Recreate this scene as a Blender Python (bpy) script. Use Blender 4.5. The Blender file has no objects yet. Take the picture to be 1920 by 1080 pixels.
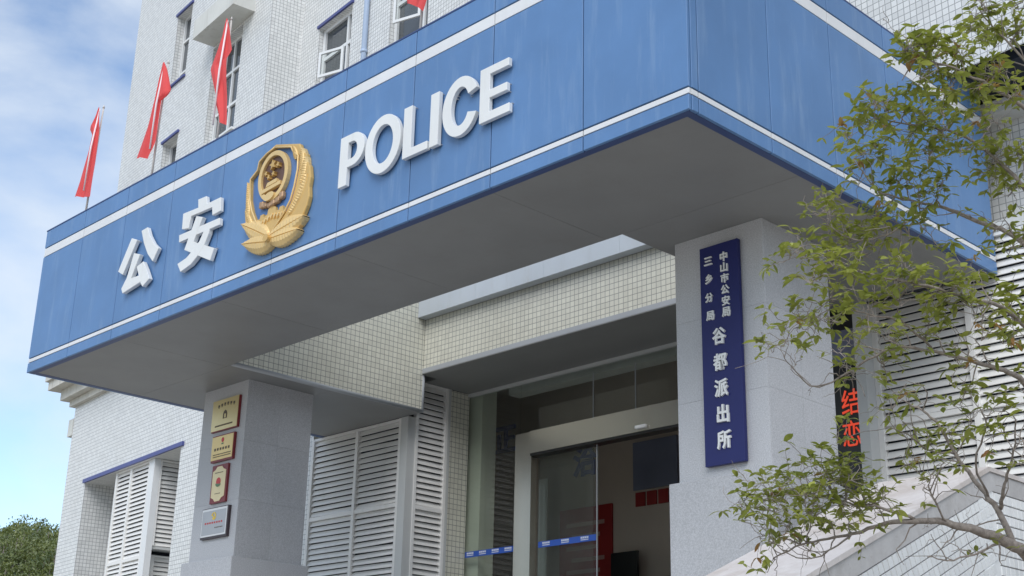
import bpy, bmesh, math, random
from mathutils import Vector, Matrix
from mathutils.geometry import tessellate_polygon

R = math.radians
scene = bpy.context.scene
C = scene.collection

# ------------------------------------------------------------------ camera
cam_d = bpy.data.cameras.new('camera')
cam_d.sensor_width = 36.0
cam_d.lens = 47.383
cam_d.clip_start = 0.1
cam_d.clip_end = 5000
cam = bpy.data.objects.new('camera', cam_d)
C.objects.link(cam)
_r = Vector((0.70134288, 0.71250452, 0.02134163))
_u = Vector((0.22551238, -0.25018245, 0.94156938))
_f = Vector((-0.67621175, 0.65555018, 0.33614228))
CAM = Vector((6.1794, -7.9906, -5.1863))
_m = Matrix((_r, _u, -_f)).transposed().to_4x4()
_m.translation = CAM
cam.matrix_world = _m
scene.camera = cam

# ------------------------------------------------------------------ sky and sun
SUN_TO = Vector((0.42, -0.60, 0.68)).normalized()      # direction towards the sun
SUN_EL = math.asin(SUN_TO.z)
SUN_AZ = math.atan2(SUN_TO.x, SUN_TO.y)
world = bpy.data.worlds.new('World')
scene.world = world
world.use_nodes = True
nt = world.node_tree
nt.nodes.clear()
def N(t, typ, **kw):
    n = t.nodes.new(typ)
    for k, v in kw.items():
        setattr(n, k, v)
    return n
sky = N(nt, 'ShaderNodeTexSky', sky_type='NISHITA')
sky.sun_disc = False
sky.sun_elevation = SUN_EL
sky.sun_rotation = SUN_AZ
sky.altitude = 50
sky.air_density = 1.0
sky.dust_density = 0.25
sky.ozone_density = 1.6
tc = N(nt, 'ShaderNodeTexCoord')
mp = N(nt, 'ShaderNodeMapping')
mp.inputs['Location'].default_value = (1.9, 0.4, 1.26)
mp.inputs['Scale'].default_value = (1.0, 1.0, 1.5)
no = N(nt, 'ShaderNodeTexNoise')
no.inputs['Scale'].default_value = 3.4
no.inputs['Detail'].default_value = 8
no.inputs['Roughness'].default_value = 0.52
no.inputs['Distortion'].default_value = 0.25
rp = N(nt, 'ShaderNodeValToRGB')
rp.color_ramp.elements[0].position = 0.38
rp.color_ramp.elements[1].position = 0.60
mx = N(nt, 'ShaderNodeMix', data_type='RGBA')
CLOUD = (4.0, 4.35, 4.75, 1)
mx.inputs[7].default_value = CLOUD
bg = N(nt, 'ShaderNodeBackground')
bg.inputs['Strength'].default_value = 0.15
out = N(nt, 'ShaderNodeOutputWorld')
L = nt.links.new
L(tc.outputs['Generated'], mp.inputs['Vector'])
L(mp.outputs['Vector'], no.inputs['Vector'])
L(no.outputs['Fac'], rp.inputs['Fac'])
L(rp.outputs['Color'], mx.inputs[0])
L(sky.outputs['Color'], mx.inputs[6])
L(mx.outputs[2], bg.inputs['Color'])
L(bg.outputs['Background'], out.inputs['Surface'])

sun_d = bpy.data.lights.new('sun', 'SUN')
sun_d.energy = 1.5
sun_d.angle = R(40)      # sun veiled by thin cloud
sun_d.color = (1.0, 0.975, 0.94)
sun = bpy.data.objects.new('sun', sun_d)
C.objects.link(sun)
sun.rotation_euler = SUN_TO.to_track_quat('Z', 'Y').to_euler()
sun.location = (0, 0, 40)

vs = scene.view_settings
vs.view_transform = 'Standard'
vs.look = 'None'
vs.gamma = 1.0
vs.use_curve_mapping = False
vs.exposure = 0.5
scene.cycles.max_bounces = 10
scene.cycles.transparent_max_bounces = 12
scene.cycles.use_denoising = True

random.seed(11)
GZ = -6.8            # ground level
LZ = -3.70           # entrance landing level

# ------------------------------------------------------------------ materials
def new_mat(name):
    m = bpy.data.materials.new(name)
    m.use_nodes = True
    t = m.node_tree
    b = t.nodes['Principled BSDF']
    return m, t, b

def math_n(t, op, a, b=None, c=None):
    n = N(t, 'ShaderNodeMath', operation=op)
    for i, v in enumerate((a, b, c)):
        if v is None: continue
        if isinstance(v, (int, float)): n.inputs[i].default_value = v
        else: t.links.new(v, n.inputs[i])
    return n.outputs[0]

def mixc(t, fac, a, b, blend='MIX'):
    n = N(t, 'ShaderNodeMix', data_type='RGBA', blend_type=blend)
    for sock, v in ((n.inputs[0], fac), (n.inputs[6], a), (n.inputs[7], b)):
        if isinstance(v, (int, float)): sock.default_value = v
        elif isinstance(v, tuple): sock.default_value = v if len(v) == 4 else (*v, 1)
        else: t.links.new(v, sock)
    return n.outputs[2]

def noise(t, scale, detail=4, rough=0.55, vec=None, stretch=None, dist=0.0):
    if vec is None:
        g = N(t, 'ShaderNodeNewGeometry')
        vec = g.outputs['Position']
    if stretch:
        mpn = N(t, 'ShaderNodeMapping')
        mpn.inputs['Scale'].default_value = stretch
        t.links.new(vec, mpn.inputs['Vector'])
        vec = mpn.outputs['Vector']
    n = N(t, 'ShaderNodeTexNoise')
    n.inputs['Scale'].default_value = scale
    n.inputs['Detail'].default_value = detail
    n.inputs['Roughness'].default_value = rough
    n.inputs['Distortion'].default_value = dist
    t.links.new(vec, n.inputs['Vector'])
    return n.outputs['Fac']

def ramp(t, fac, p0, p1, c0=(0, 0, 0, 1), c1=(1, 1, 1, 1)):
    n = N(t, 'ShaderNodeValToRGB')
    n.color_ramp.elements[0].position = p0
    n.color_ramp.elements[1].position = p1
    n.color_ramp.elements[0].color = c0
    n.color_ramp.elements[1].color = c1
    t.links.new(fac, n.inputs['Fac'])
    return n.outputs['Color']

def bump(t, b, height, strength=0.3, dist=0.01):
    n = N(t, 'ShaderNodeBump')
    n.inputs['Strength'].default_value = strength
    n.inputs['Distance'].default_value = dist
    t.links.new(height, n.inputs['Height'])
    t.links.new(n.outputs['Normal'], b.inputs['Normal'])

def paint(name, col, rough=0.45, var=0.12, streak=0.0, streak_col=(0.6, 0.65, 0.7), metal=0.0, spec=0.5, rnd=0.0, grime=0.0):
    m, t, b = new_mat(name)
    c = mixc(t, ramp(t, noise(t, 1.3, 5), 0.3, 0.7), tuple(x * (1 - var) for x in col), tuple(min(1, x * (1 + var)) for x in col))
    if streak:
        s = ramp(t, noise(t, 7.0, 6, 0.7, stretch=(1, 1, 0.12)), 0.52, 0.78)
        s2 = math_n(t, 'MULTIPLY', s, math_n(t, 'MULTIPLY', noise(t, 0.9, 3), streak * 2))
        c = mixc(t, s2, c, streak_col)
    if grime:
        g = ramp(t, noise(t, 3.0, 8, 0.7, stretch=(1, 1, 0.35)), 0.5, 0.75)
        c = mixc(t, math_n(t, 'MULTIPLY', g, grime), c, (0.16, 0.13, 0.10))
    if rnd:
        oi = N(t, 'ShaderNodeObjectInfo')
        v = math_n(t, 'MULTIPLY_ADD', oi.outputs['Random'], rnd * 2, 1 - rnd)
        hs = N(t, 'ShaderNodeHueSaturation')
        t.links.new(v, hs.inputs['Value'])
        t.links.new(c, hs.inputs['Color'])
        c = hs.outputs['Color']
    t.links.new(c, b.inputs['Base Color'])
    b.inputs['Roughness'].default_value = rough
    b.inputs['Metallic'].default_value = metal
    b.inputs['Specular IOR Level'].default_value = spec
    bump(t, b, noise(t, 60, 3), 0.06, 0.004)
    return m

def tile_mat(name, base, grout, size=0.083, angle=0.0, origin=(0, 0, 0), rough=0.28, var=0.06, line=0.055, stain=0.1):
    m, t, b = new_mat(name)
    g = N(t, 'ShaderNodeNewGeometry')
    def rot(sock, center):
        n = N(t, 'ShaderNodeVectorRotate', rotation_type='Z_AXIS')
        n.inputs['Angle'].default_value = angle
        n.inputs['Center'].default_value = center
        t.links.new(sock, n.inputs['Vector'])
        return n.outputs[0]
    ps = N(t, 'ShaderNodeSeparateXYZ'); t.links.new(rot(g.outputs['Position'], origin), ps.inputs[0])
    ns = N(t, 'ShaderNodeSeparateXYZ'); t.links.new(rot(g.outputs['True Normal'], (0, 0, 0)), ns.inputs[0])
    side = math_n(t, 'GREATER_THAN', math_n(t, 'ABSOLUTE', ns.outputs[0]), 0.7)
    mxf = N(t, 'ShaderNodeMix', data_type='FLOAT')
    t.links.new(side, mxf.inputs[0]); t.links.new(ps.outputs[0], mxf.inputs[2]); t.links.new(ps.outputs[1], mxf.inputs[3])
    U = math_n(t, 'DIVIDE', mxf.outputs[0], size)
    V = math_n(t, 'DIVIDE', ps.outputs[2], size)
    def edge(x):
        fr = math_n(t, 'FRACT', x)
        return math_n(t, 'MINIMUM', fr, math_n(t, 'SUBTRACT', 1.0, fr))
    e = math_n(t, 'MINIMUM', edge(U), edge(V))
    mask = math_n(t, 'LESS_THAN', e, line)
    cmb = N(t, 'ShaderNodeCombineXYZ')
    t.links.new(math_n(t, 'FLOOR', U), cmb.inputs[0]); t.links.new(math_n(t, 'FLOOR', V), cmb.inputs[1])
    wn = N(t, 'ShaderNodeTexWhiteNoise', noise_dimensions='2D'); t.links.new(cmb.outputs[0], wn.inputs['Vector'])
    c = mixc(t, wn.outputs['Value'], tuple(x * (1 - var) for x in base), tuple(min(1, x * (1 + var)) for x in base))
    st = ramp(t, noise(t, 1.1, 7, 0.65, stretch=(1, 1, 0.4)), 0.5, 0.8)
    c = mixc(t, math_n(t, 'MULTIPLY', st, stain), c, (0.30, 0.27, 0.20))
    c = mixc(t, mask, c, grout)
    t.links.new(c, b.inputs['Base Color'])
    t.links.new(math_n(t, 'MULTIPLY_ADD', mask, 0.5, rough), b.inputs['Roughness'])
    h = math_n(t, 'SUBTRACT', 1.0, math_n(t, 'MULTIPLY', mask, 1.0))
    bump(t, b, h, 0.35, 0.002)
    return m

ANG = R(6.5)
WO = (-12.3, 5.3, 0.0)
M = {}
M['blue'] = paint('blue_fascia_paint', (0.104, 0.219, 0.430), 0.42, 0.08, 0.36, (0.30, 0.41, 0.56), rnd=0.035, spec=0.5)
def wavy(m, sc, st):
    t = m.node_tree; b = t.nodes['Principled BSDF']
    oi = N(t, 'ShaderNodeObjectInfo'); g_ = N(t, 'ShaderNodeNewGeometry')
    va = N(t, 'ShaderNodeVectorMath', operation='ADD')
    sc_ = N(t, 'ShaderNodeVectorMath', operation='SCALE'); sc_.inputs['Scale'].default_value = 40
    cm = N(t, 'ShaderNodeCombineXYZ'); t.links.new(oi.outputs['Random'], cm.inputs[0]); t.links.new(oi.outputs['Random'], cm.inputs[1])
    t.links.new(cm.outputs[0], sc_.inputs[0]); t.links.new(sc_.outputs[0], va.inputs[0]); t.links.new(g_.outputs['Position'], va.inputs[1])
    h1 = noise(t, sc, 2, 0.4, vec=va.outputs[0])
    bump(t, b, h1, st, 0.05)
wavy(M['blue'], 1.1, 0.35)
M['blue_edge'] = paint('shade_darkened_blue', (0.035, 0.065, 0.18), 0.45, 0.06)  # fascia blue darkened to hold the underside's shade; also colours the top flashing
M['stripe'] = paint('white_stripe_paint', (0.72, 0.73, 0.74), 0.5, 0.05, 0.15, (0.45, 0.45, 0.42))
M['letter'] = paint('white_letter_paint', (0.76, 0.77, 0.76), 0.42, 0.04, 0.25, (0.48, 0.45, 0.38))
M['rust'] = paint('letter_edge', (0.55, 0.52, 0.45), 0.6, 0.2, grime=0.5)
M['dark'] = paint('dark_gap', (0.02, 0.025, 0.035), 0.8)
M['soffit'] = paint('grey_soffit_paint', (0.235, 0.237, 0.230), 0.5, 0.06, rnd=0.02, grime=0.12)
M['soffit_dark'] = paint('entrance_ceiling_paint', (0.22, 0.225, 0.215), 0.5, 0.04)
M['trim_grey'] = paint('grey_metal_trim', (0.38, 0.40, 0.42), 0.42, 0.06)
M['flash'] = paint('grey_aluminium_flashing', (0.50, 0.54, 0.57), 0.42, 0.06, 0.3, (0.35, 0.33, 0.28))
M['tile_main'] = tile_mat('cream_wall_tile', (0.64, 0.63, 0.54), (0.24, 0.245, 0.22), 0.083, line=0.05, stain=0.25)
M['tile_wing'] = tile_mat('white_wall_tile', (0.74, 0.745, 0.73), (0.36, 0.37, 0.37), 0.083, ANG, WO, line=0.06, var=0.08, stain=0.16)
M['tile_plain'] = paint('white_glazed_tile', (0.80, 0.81, 0.81), 0.22, 0.03, rnd=0.05)
M['grout'] = paint('dark_grout', (0.20, 0.19, 0.185), 0.9)
M['slat'] = paint('off_white_slat_paint', (0.80, 0.79, 0.765), 0.45, 0.04, 0.2, (0.42, 0.40, 0.34), rnd=0.04)
M['frame_white'] = paint('white_window_frame', (0.76, 0.77, 0.77), 0.4, 0.03)
M['frame_grey'] = paint('pale_grey_post_paint', (0.55, 0.56, 0.55), 0.45, 0.05)
M['trim_blue'] = paint('violet_blue_window_trim', (0.07, 0.085, 0.26), 0.45, 0.05)
M['ledge'] = paint('painted_ledge', (0.66, 0.66, 0.62), 0.6, 0.06, 0.4, (0.33, 0.31, 0.26))
M['cornice'] = paint('weathered_cornice', (0.60, 0.585, 0.53), 0.65, 0.10, 0.6, (0.26, 0.22, 0.16), grime=0.35)
M['pipe'] = paint('blue_white_pipe', (0.42, 0.52, 0.68), 0.35, 0.05)
M['brown'] = paint('brown_reveal', (0.25, 0.17, 0.13), 0.7)
M['brass'] = paint('brass_plate', (0.72, 0.58, 0.30), 0.33, 0.08, metal=0.55)
M['gold_plate'] = paint('gold_plaque_face', (0.80, 0.60, 0.26), 0.38, 0.10, metal=0.25)
M['cream_plate'] = paint('cream_plaque_face', (0.80, 0.68, 0.40), 0.4, 0.05)
M['maroon'] = paint('maroon_plaque_wood', (0.20, 0.02, 0.025), 0.4, 0.1)
M['silver_plate'] = paint('brushed_silver_plate', (0.44, 0.43, 0.44), 0.35, 0.08, metal=0.5)
M['plaque_dark'] = paint('dark_plaque_frame', (0.045, 0.03, 0.035), 0.4)
M['print_dark'] = paint('dark_engraving', (0.12, 0.09, 0.06), 0.6)
M['print_red'] = paint('red_enamel', (0.55, 0.03, 0.03), 0.4)
M['print_green'] = paint('green_enamel', (0.10, 0.18, 0.08), 0.4)
M['yellow'] = paint('yellow_enamel', (0.80, 0.55, 0.05), 0.35)
M['navy'] = paint('navy_sign_face', (0.018, 0.023, 0.12), 0.4, 0.04, spec=0.3)
M['gold'] = paint('gold_emblem_paint', (0.68, 0.44, 0.15), 0.36, 0.10, 0.3, (0.40, 0.26, 0.10), metal=0.25)
M['gold_pale'] = paint('pale_gold_emblem_paint', (0.76, 0.54, 0.24), 0.40, 0.10, metal=0.2)
M['gold_brown'] = paint('copper_emblem_paint', (0.40, 0.25, 0.14), 0.45, 0.15, metal=0.2)
M['emblem_dark'] = paint('dark_brown_emblem_field', (0.12, 0.065, 0.05), 0.5)
M['emblem_blue'] = paint('emblem_blue_field', (0.085, 0.19, 0.43), 0.4, 0.05)
M['steel'] = paint('brushed_stainless', (0.60, 0.575, 0.51), 0.26, 0.05, metal=0.9)
M['floor'] = paint('lobby_floor', (0.55, 0.52, 0.47), 0.2)
M['lobby'] = paint('lobby_wall_paint', (0.44, 0.36, 0.31), 0.7, 0.05)
M['lobby_ceil'] = paint('lobby_ceiling', (0.55, 0.55, 0.53), 0.7)
M['pillar'] = paint('greenish_pillar', (0.55, 0.56, 0.48), 0.6)
M['red_board'] = paint('red_board_face', (0.26, 0.016, 0.016), 0.5)
M['board_text'] = paint('pale_board_print', (0.36, 0.20, 0.18), 0.6)
M['blue_print'] = paint('blue_wall_lettering', (0.03, 0.06, 0.30), 0.5)
M['screen'] = paint('blue_grey_screen', (0.16, 0.17, 0.24), 0.4)
M['black'] = paint('black_plastic', (0.015, 0.016, 0.017), 0.35)
M['decal'] = paint('blue_glass_band', (0.03, 0.10, 0.45), 0.5)
M['decal_text'] = paint('white_band_print', (0.65, 0.68, 0.75), 0.5)
M['pole'] = paint('flag_pole_metal', (0.62, 0.58, 0.54), 0.45)
M['sleeve'] = paint('white_flag_sleeve', (0.80, 0.74, 0.76), 0.7)

def granite():
    m, t, b = new_mat('grey_speckled_granite')
    n1 = ramp(t, noise(t, 85, 4, 0.75), 0.36, 0.66)
    n2 = ramp(t, noise(t, 170, 2, 0.6), 0.58, 0.68)
    c = mixc(t, n1, (0.38, 0.385, 0.40), (0.62, 0.625, 0.645))
    c = mixc(t, math_n(t, 'MULTIPLY', n2, 0.55), c, (0.24, 0.24, 0.245))
    oi = N(t, 'ShaderNodeObjectInfo')
    hs = N(t, 'ShaderNodeHueSaturation')
    t.links.new(math_n(t, 'MULTIPLY_ADD', oi.outputs['Random'], 0.14, 0.93), hs.inputs['Value'])
    t.links.new(c, hs.inputs['Color']); c = hs.outputs['Color']
    big = ramp(t, noise(t, 1.2, 6, 0.65, stretch=(1, 1, 0.3)), 0.45, 0.8)
    c = mixc(t, math_n(t, 'MULTIPLY', big, 0.25), c, (0.30, 0.29, 0.27))
    t.links.new(c, b.inputs['Base Color'])
    b.inputs['Roughness'].default_value = 0.55
    bump(t, b, n1, 0.15, 0.002)
    return m
M['granite'] = granite()

def concrete(name, c0, c1, stain, sc=1.6, amount=0.6):
    m, t, b = new_mat(name)
    c = mixc(t, ramp(t, noise(t, 9, 8, 0.65), 0.3, 0.72), c0, c1)
    s = ramp(t, noise(t, sc, 9, 0.7, dist=0.6), 0.47, 0.70)
    c = mixc(t, math_n(t, 'MULTIPLY', s, amount), c, stain)
    cr = ramp(t, noise(t, 26, 4, 0.6), 0.62, 0.75)
    c = mixc(t, math_n(t, 'MULTIPLY', cr, 0.35), c, (0.25, 0.20, 0.16))
    t.links.new(c, b.inputs['Base Color'])
    b.inputs['Roughness'].default_value = 0.8
    bump(t, b, noise(t, 45, 6), 0.25, 0.006)
    return m
M['coping'] = concrete('stained_coping_render', (0.60, 0.55, 0.525), (0.70, 0.66, 0.64), (0.40, 0.33, 0.27), 0.9, 0.8)
M['band'] = concrete('grey_render_band', (0.47, 0.455, 0.45), (0.56, 0.55, 0.545), (0.30, 0.285, 0.27), 1.3, 0.5)
M['plaza'] = concrete('concrete_plaza', (0.32, 0.285, 0.23), (0.39, 0.355, 0.30), (0.26, 0.235, 0.20), 0.4, 0.4)

def glass(name, tint, refl=1.0):
    m, t, b = new_mat(name)
    t.nodes.remove(b)
    tr = N(t, 'ShaderNodeBsdfTransparent'); tr.inputs['Color'].default_value = (*tint, 1)
    gl = N(t, 'ShaderNodeBsdfGlossy'); gl.inputs['Roughness'].default_value = 0.015
    fr = N(t, 'ShaderNodeFresnel'); gi = N(t, 'ShaderNodeNewGeometry'); t.links.new(math_n(t, 'MULTIPLY_ADD', gi.outputs['Backfacing'], 1 / 1.5 - 1.5, 1.5), fr.inputs['IOR'])
    ms = N(t, 'ShaderNodeMixShader')
    t.links.new(math_n(t, 'MULTIPLY', fr.outputs[0], refl), ms.inputs[0])
    t.links.new(tr.outputs[0], ms.inputs[1]); t.links.new(gl.outputs[0], ms.inputs[2])
    df = N(t, 'ShaderNodeBsdfDiffuse'); df.inputs['Color'].default_value = (0.6, 0.6, 0.56, 1)  # pale diffuse film stands in for hazy reflections of bright surroundings
    m2 = N(t, 'ShaderNodeMixShader')
    t.links.new(math_n(t, 'MULTIPLY_ADD', noise(t, 1.7, 6, 0.65), 0.045, 0.0), m2.inputs[0])
    t.links.new(ms.outputs[0], m2.inputs[1]); t.links.new(df.outputs[0], m2.inputs[2])
    t.links.new(m2.outputs[0], t.nodes['Material Output'].inputs['Surface'])
    return m
M['glass'] = glass('clear_greenish_glass', (0.90, 0.93, 0.91), 0.6)

def window_glass():
    m, t, b = new_mat('grey_window_glass')
    b.inputs['Base Color'].default_value = (0.055, 0.065, 0.075, 1)
    b.inputs['Roughness'].default_value = 0.05
    b.inputs['Specular IOR Level'].default_value = 0.8
    bump(t, b, noise(t, 1.5, 2), 0.03, 0.02)
    return m
M['pane'] = window_glass()

def cloth():
    m, t, b = new_mat('red_flag_cloth')
    c = mixc(t, noise(t, 2.0, 4), (0.80, 0.085, 0.085), (0.88, 0.12, 0.12))
    t.links.new(c, b.inputs['Base Color'])
    b.inputs['Roughness'].default_value = 0.75
    tl = N(t, 'ShaderNodeBsdfTranslucent'); t.links.new(c, tl.inputs['Color'])
    ms = N(t, 'ShaderNodeMixShader'); ms.inputs[0].default_value = 0.25
    t.links.new(b.outputs[0], ms.inputs[1]); t.links.new(tl.outputs[0], ms.inputs[2])
    t.links.new(ms.outputs[0], t.nodes['Material Output'].inputs['Surface'])
    return m
M['flag'] = cloth()

def leaf(name, c0, c1, trans=0.4, sc=6.0):
    m, t, b = new_mat(name)
    c = mixc(t, ramp(t, noise(t, sc, 3, 0.6), 0.3, 0.7), c0, c1)
    oi = N(t, 'ShaderNodeObjectInfo')
    hs = N(t, 'ShaderNodeHueSaturation')
    t.links.new(math_n(t, 'MULTIPLY_ADD', oi.outputs['Random'], 0.55, 0.98), hs.inputs['Value'])
    t.links.new(c, hs.inputs['Color'])
    t.links.new(hs.outputs[0], b.inputs['Base Color'])
    b.inputs['Roughness'].default_value = 0.42
    tl = N(t, 'ShaderNodeBsdfTranslucent')
    t.links.new(mixc(t, 0.35, hs.outputs[0], (0.48, 0.52, 0.07)), tl.inputs['Color'])
    ms = N(t, 'ShaderNodeMixShader'); ms.inputs[0].default_value = trans
    t.links.new(b.outputs[0], ms.inputs[1]); t.links.new(tl.outputs[0], ms.inputs[2])
    t.links.new(ms.outputs[0], t.nodes['Material Output'].inputs['Surface'])
    return m
M['leaf'] = leaf('green_leaf', (0.15, 0.19, 0.035), (0.38, 0.40, 0.09))
M['leaf_red'] = leaf('reddish_young_leaf', (0.24, 0.10, 0.05), (0.30, 0.16, 0.06))
M['leaf_far'] = leaf('far_foliage', (0.030, 0.058, 0.030), (0.19, 0.21, 0.07), 0.25, 0.16)

def bark():
    m, t, b = new_mat('grey_brown_bark')
    n1 = noise(t, 30, 6, 0.7)
    c = mixc(t, ramp(t, n1, 0.3, 0.7), (0.17, 0.14, 0.12), (0.38, 0.33, 0.29))
    t.links.new(c, b.inputs['Base Color'])
    b.inputs['Roughness'].default_value = 0.85
    bump(t, b, n1, 0.5, 0.01)
    return m
M['bark'] = bark()

def led():
    m, t, b = new_mat('lit_red_led')
    b.inputs['Base Color'].default_value = (0.5, 0.02, 0.01, 1)
    b.inputs['Emission Color'].default_value = (1.0, 0.10, 0.04, 1)
    b.inputs['Emission Strength'].default_value = 0.38
    return m
M['led'] = led()

def hillmat():
    m, t, b = new_mat('hill_soil')
    c = mixc(t, noise(t, 0.1, 5), (0.03, 0.05, 0.02), (0.07, 0.09, 0.03))
    t.links.new(c, b.inputs['Base Color'])
    b.inputs['Roughness'].default_value = 0.95
    return m
M['hill'] = hillmat()

# ------------------------------------------------------------------ mesh helpers
ORG = {}
def worg(o):
    return ORG.get(o.name, Vector((0, 0, 0))) if o else Vector((0, 0, 0))

def frame(p0, d, n):
    """local (a, b, z) -> world; a along d, b along n (inwards)"""
    def T(a, b, z):
        return Vector((p0[0] + a * d[0] + b * n[0], p0[1] + a * d[1] + b * n[1], z))
    return T
ID = lambda a, b, z: Vector((a, b, z))
TW = frame(WO, (math.cos(ANG), -math.sin(ANG)), (math.sin(ANG), math.cos(ANG)))

class MB:
    def __init__(self, T=ID):
        self.v = []; self.f = []; self.T = T
    def add(self, pts, faces, raw=False):
        k = len(self.v)
        self.v += [Vector(p) if raw else self.T(*p) for p in pts]
        self.f += [tuple(i + k for i in f) for f in faces]
        return self
    def box(self, a0, a1, b0, b1, z0, z1):
        p = [(a0, b0, z0), (a1, b0, z0), (a1, b1, z0), (a0, b1, z0), (a0, b0, z1), (a1, b0, z1), (a1, b1, z1), (a0, b1, z1)]
        return self.add(p, [(0, 3, 2, 1), (4, 5, 6, 7), (0, 1, 5, 4), (1, 2, 6, 5), (2, 3, 7, 6), (3, 0, 4, 7)])
    def quad(self, *p):
        return self.add(list(p), [tuple(range(len(p)))])
    def prism(self, loops, b0, b1):
        """loops of (a, z); first outer, others holes; front cap at b0, back cap at b1"""
        tri = tessellate_polygon([[Vector((x, z, 0)) for x, z in l] for l in loops])
        flat = [p for l in loops for p in l]
        n = len(flat)
        fs = [tuple(t) for t in tri] + [tuple(i + n for i in reversed(t)) for t in tri]
        k = 0
        for l in loops:
            m = len(l)
            for i in range(m):
                j = (i + 1) % m
                fs.append((k + i, k + j, k + j + n, k + i + n))
            k += m
        return self.add([(x, b0, z) for x, z in flat] + [(x, b1, z) for x, z in flat], fs)
    def tube(self, pts, seg=8, cap=True):
        """pts: (Vector, radius) in world space"""
        rings = []
        prev = None
        for i, (p, r) in enumerate(pts):
            a = pts[max(0, i - 1)][0]; b = pts[min(len(pts) - 1, i + 1)][0]
            d = (b - a).normalized()
            if prev is None:
                x = d.orthogonal().normalized()
            else:
                x = (prev - d * prev.dot(d))
                x = x.normalized() if x.length > 1e-6 else d.orthogonal().normalized()
            prev = x
            y = d.cross(x)
            rings.append([p + (x * math.cos(2 * math.pi * k / seg) + y * math.sin(2 * math.pi * k / seg)) * r for k in range(seg)])
        k0 = len(self.v)
        for rg in rings: self.v += rg
        for i in range(len(rings) - 1):
            for k in range(seg):
                a = k0 + i * seg + k; b = k0 + i * seg + (k + 1) % seg
                self.f.append((a, b, b + seg, a + seg))
        if cap:
            self.f.append(tuple(k0 + k for k in reversed(range(seg))))
            e = k0 + (len(rings) - 1) * seg
            self.f.append(tuple(e + k for k in range(seg)))
        return self

def mesh_of(name, mb, mat, org, smooth=False, fix=True):
    me = bpy.data.meshes.new(name)
    me.from_pydata([v - org for v in mb.v], [], mb.f)
    if fix:
        bm = bmesh.new(); bm.from_mesh(me)
        bmesh.ops.recalc_face_normals(bm, faces=bm.faces)
        bm.to_mesh(me); bm.free()
    me.materials.append(M[mat])
    if smooth:
        for p in me.polygons: p.use_smooth = True
    me.update()
    return me

def obj(name, mb, mat, parent=None, smooth=False, fix=True, org=None):
    o0 = worg(parent) if parent else (org or Vector((0, 0, 0)))
    me = mesh_of(name, mb, mat, o0, smooth, fix)
    o = bpy.data.objects.new(name, me)
    C.objects.link(o)
    if parent:
        o.parent = parent
    else:
        o.location = o0
    ORG[o.name] = o0
    return o

def place(name, me, pos, parent):
    """another object on shared mesh data"""
    o = bpy.data.objects.new(name, me)
    C.objects.link(o)
    o.parent = parent
    o.location = Vector(pos) - worg(parent)
    ORG[o.name] = Vector(pos)
    return o

def tag(o, label=None, cat=None, group=None, kind=None):
    if label: o['label'] = label
    if cat: o['category'] = cat
    if group: o['group'] = group
    if kind: o['kind'] = kind
    return o

def thing(name, loc, label, cat, group=None):
    o = bpy.data.objects.new(name, None)
    o.empty_display_size = 0.2
    C.objects.link(o)
    o.location = loc
    ORG[o.name] = Vector(loc)
    return tag(o, label, cat, group)

def text_mb(ch, cx, cz, size, y0, y1, bold=0.0, sx=1.0, T=ID):
    """glyph outline turned into a solid between y0 (front) and y1, centred on (cx, cz)"""
    cu = bpy.data.curves.new('glyph', 'FONT')
    cu.body = ch
    cu.size = 1.0
    cu.offset = bold
    cu.resolution_u = 4
    cu.fill_mode = 'FRONT'
    o = bpy.data.objects.new('glyph', cu)
    C.objects.link(o)
    dg = bpy.context.evaluated_depsgraph_get()
    dg.update()
    me = bpy.data.meshes.new_from_object(o.evaluated_get(dg))
    vs_ = [v.co.copy() for v in me.vertices]
    fs_ = [tuple(p.vertices) for p in me.polygons]
    bpy.data.objects.remove(o); bpy.data.meshes.remove(me); bpy.data.curves.remove(cu)
    mb = MB(T)
    if not vs_: return mb
    x0 = min(v.x for v in vs_); x1 = max(v.x for v in vs_); zz0 = min(v.y for v in vs_); zz1 = max(v.y for v in vs_)
    s = size / max(x1 - x0, zz1 - zz0)
    pts = [((v.x - (x0 + x1) / 2) * s * sx + cx, (v.y - (zz0 + zz1) / 2) * s + cz) for v in vs_]
    n = len(pts)
    cnt = {}
    for f in fs_:
        for i in range(len(f)):
            e = (f[i], f[(i + 1) % len(f)])
            k = tuple(sorted(e))
            cnt.setdefault(k, []).append(e)
    faces = list(fs_) + [tuple(i + n for i in reversed(f)) for f in fs_]
    for k, es in cnt.items():
        if len(es) == 1:
            a, b = es[0]
            faces.append((b, a, a + n, b + n))
    mb.add([(x, y0, z) for x, z in pts] + [(x, y1, z) for x, z in pts], faces)
    return mb

# ================================================================== GROUND, HILL
def heightfield():
    g = MB()
    g.quad((-1500, -1500, GZ), (1500, -1500, GZ), (1500, 1500, GZ), (-1500, 1500, GZ))
    tag(obj('ground', g, 'plaza'), kind='structure')
heightfield()

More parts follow.
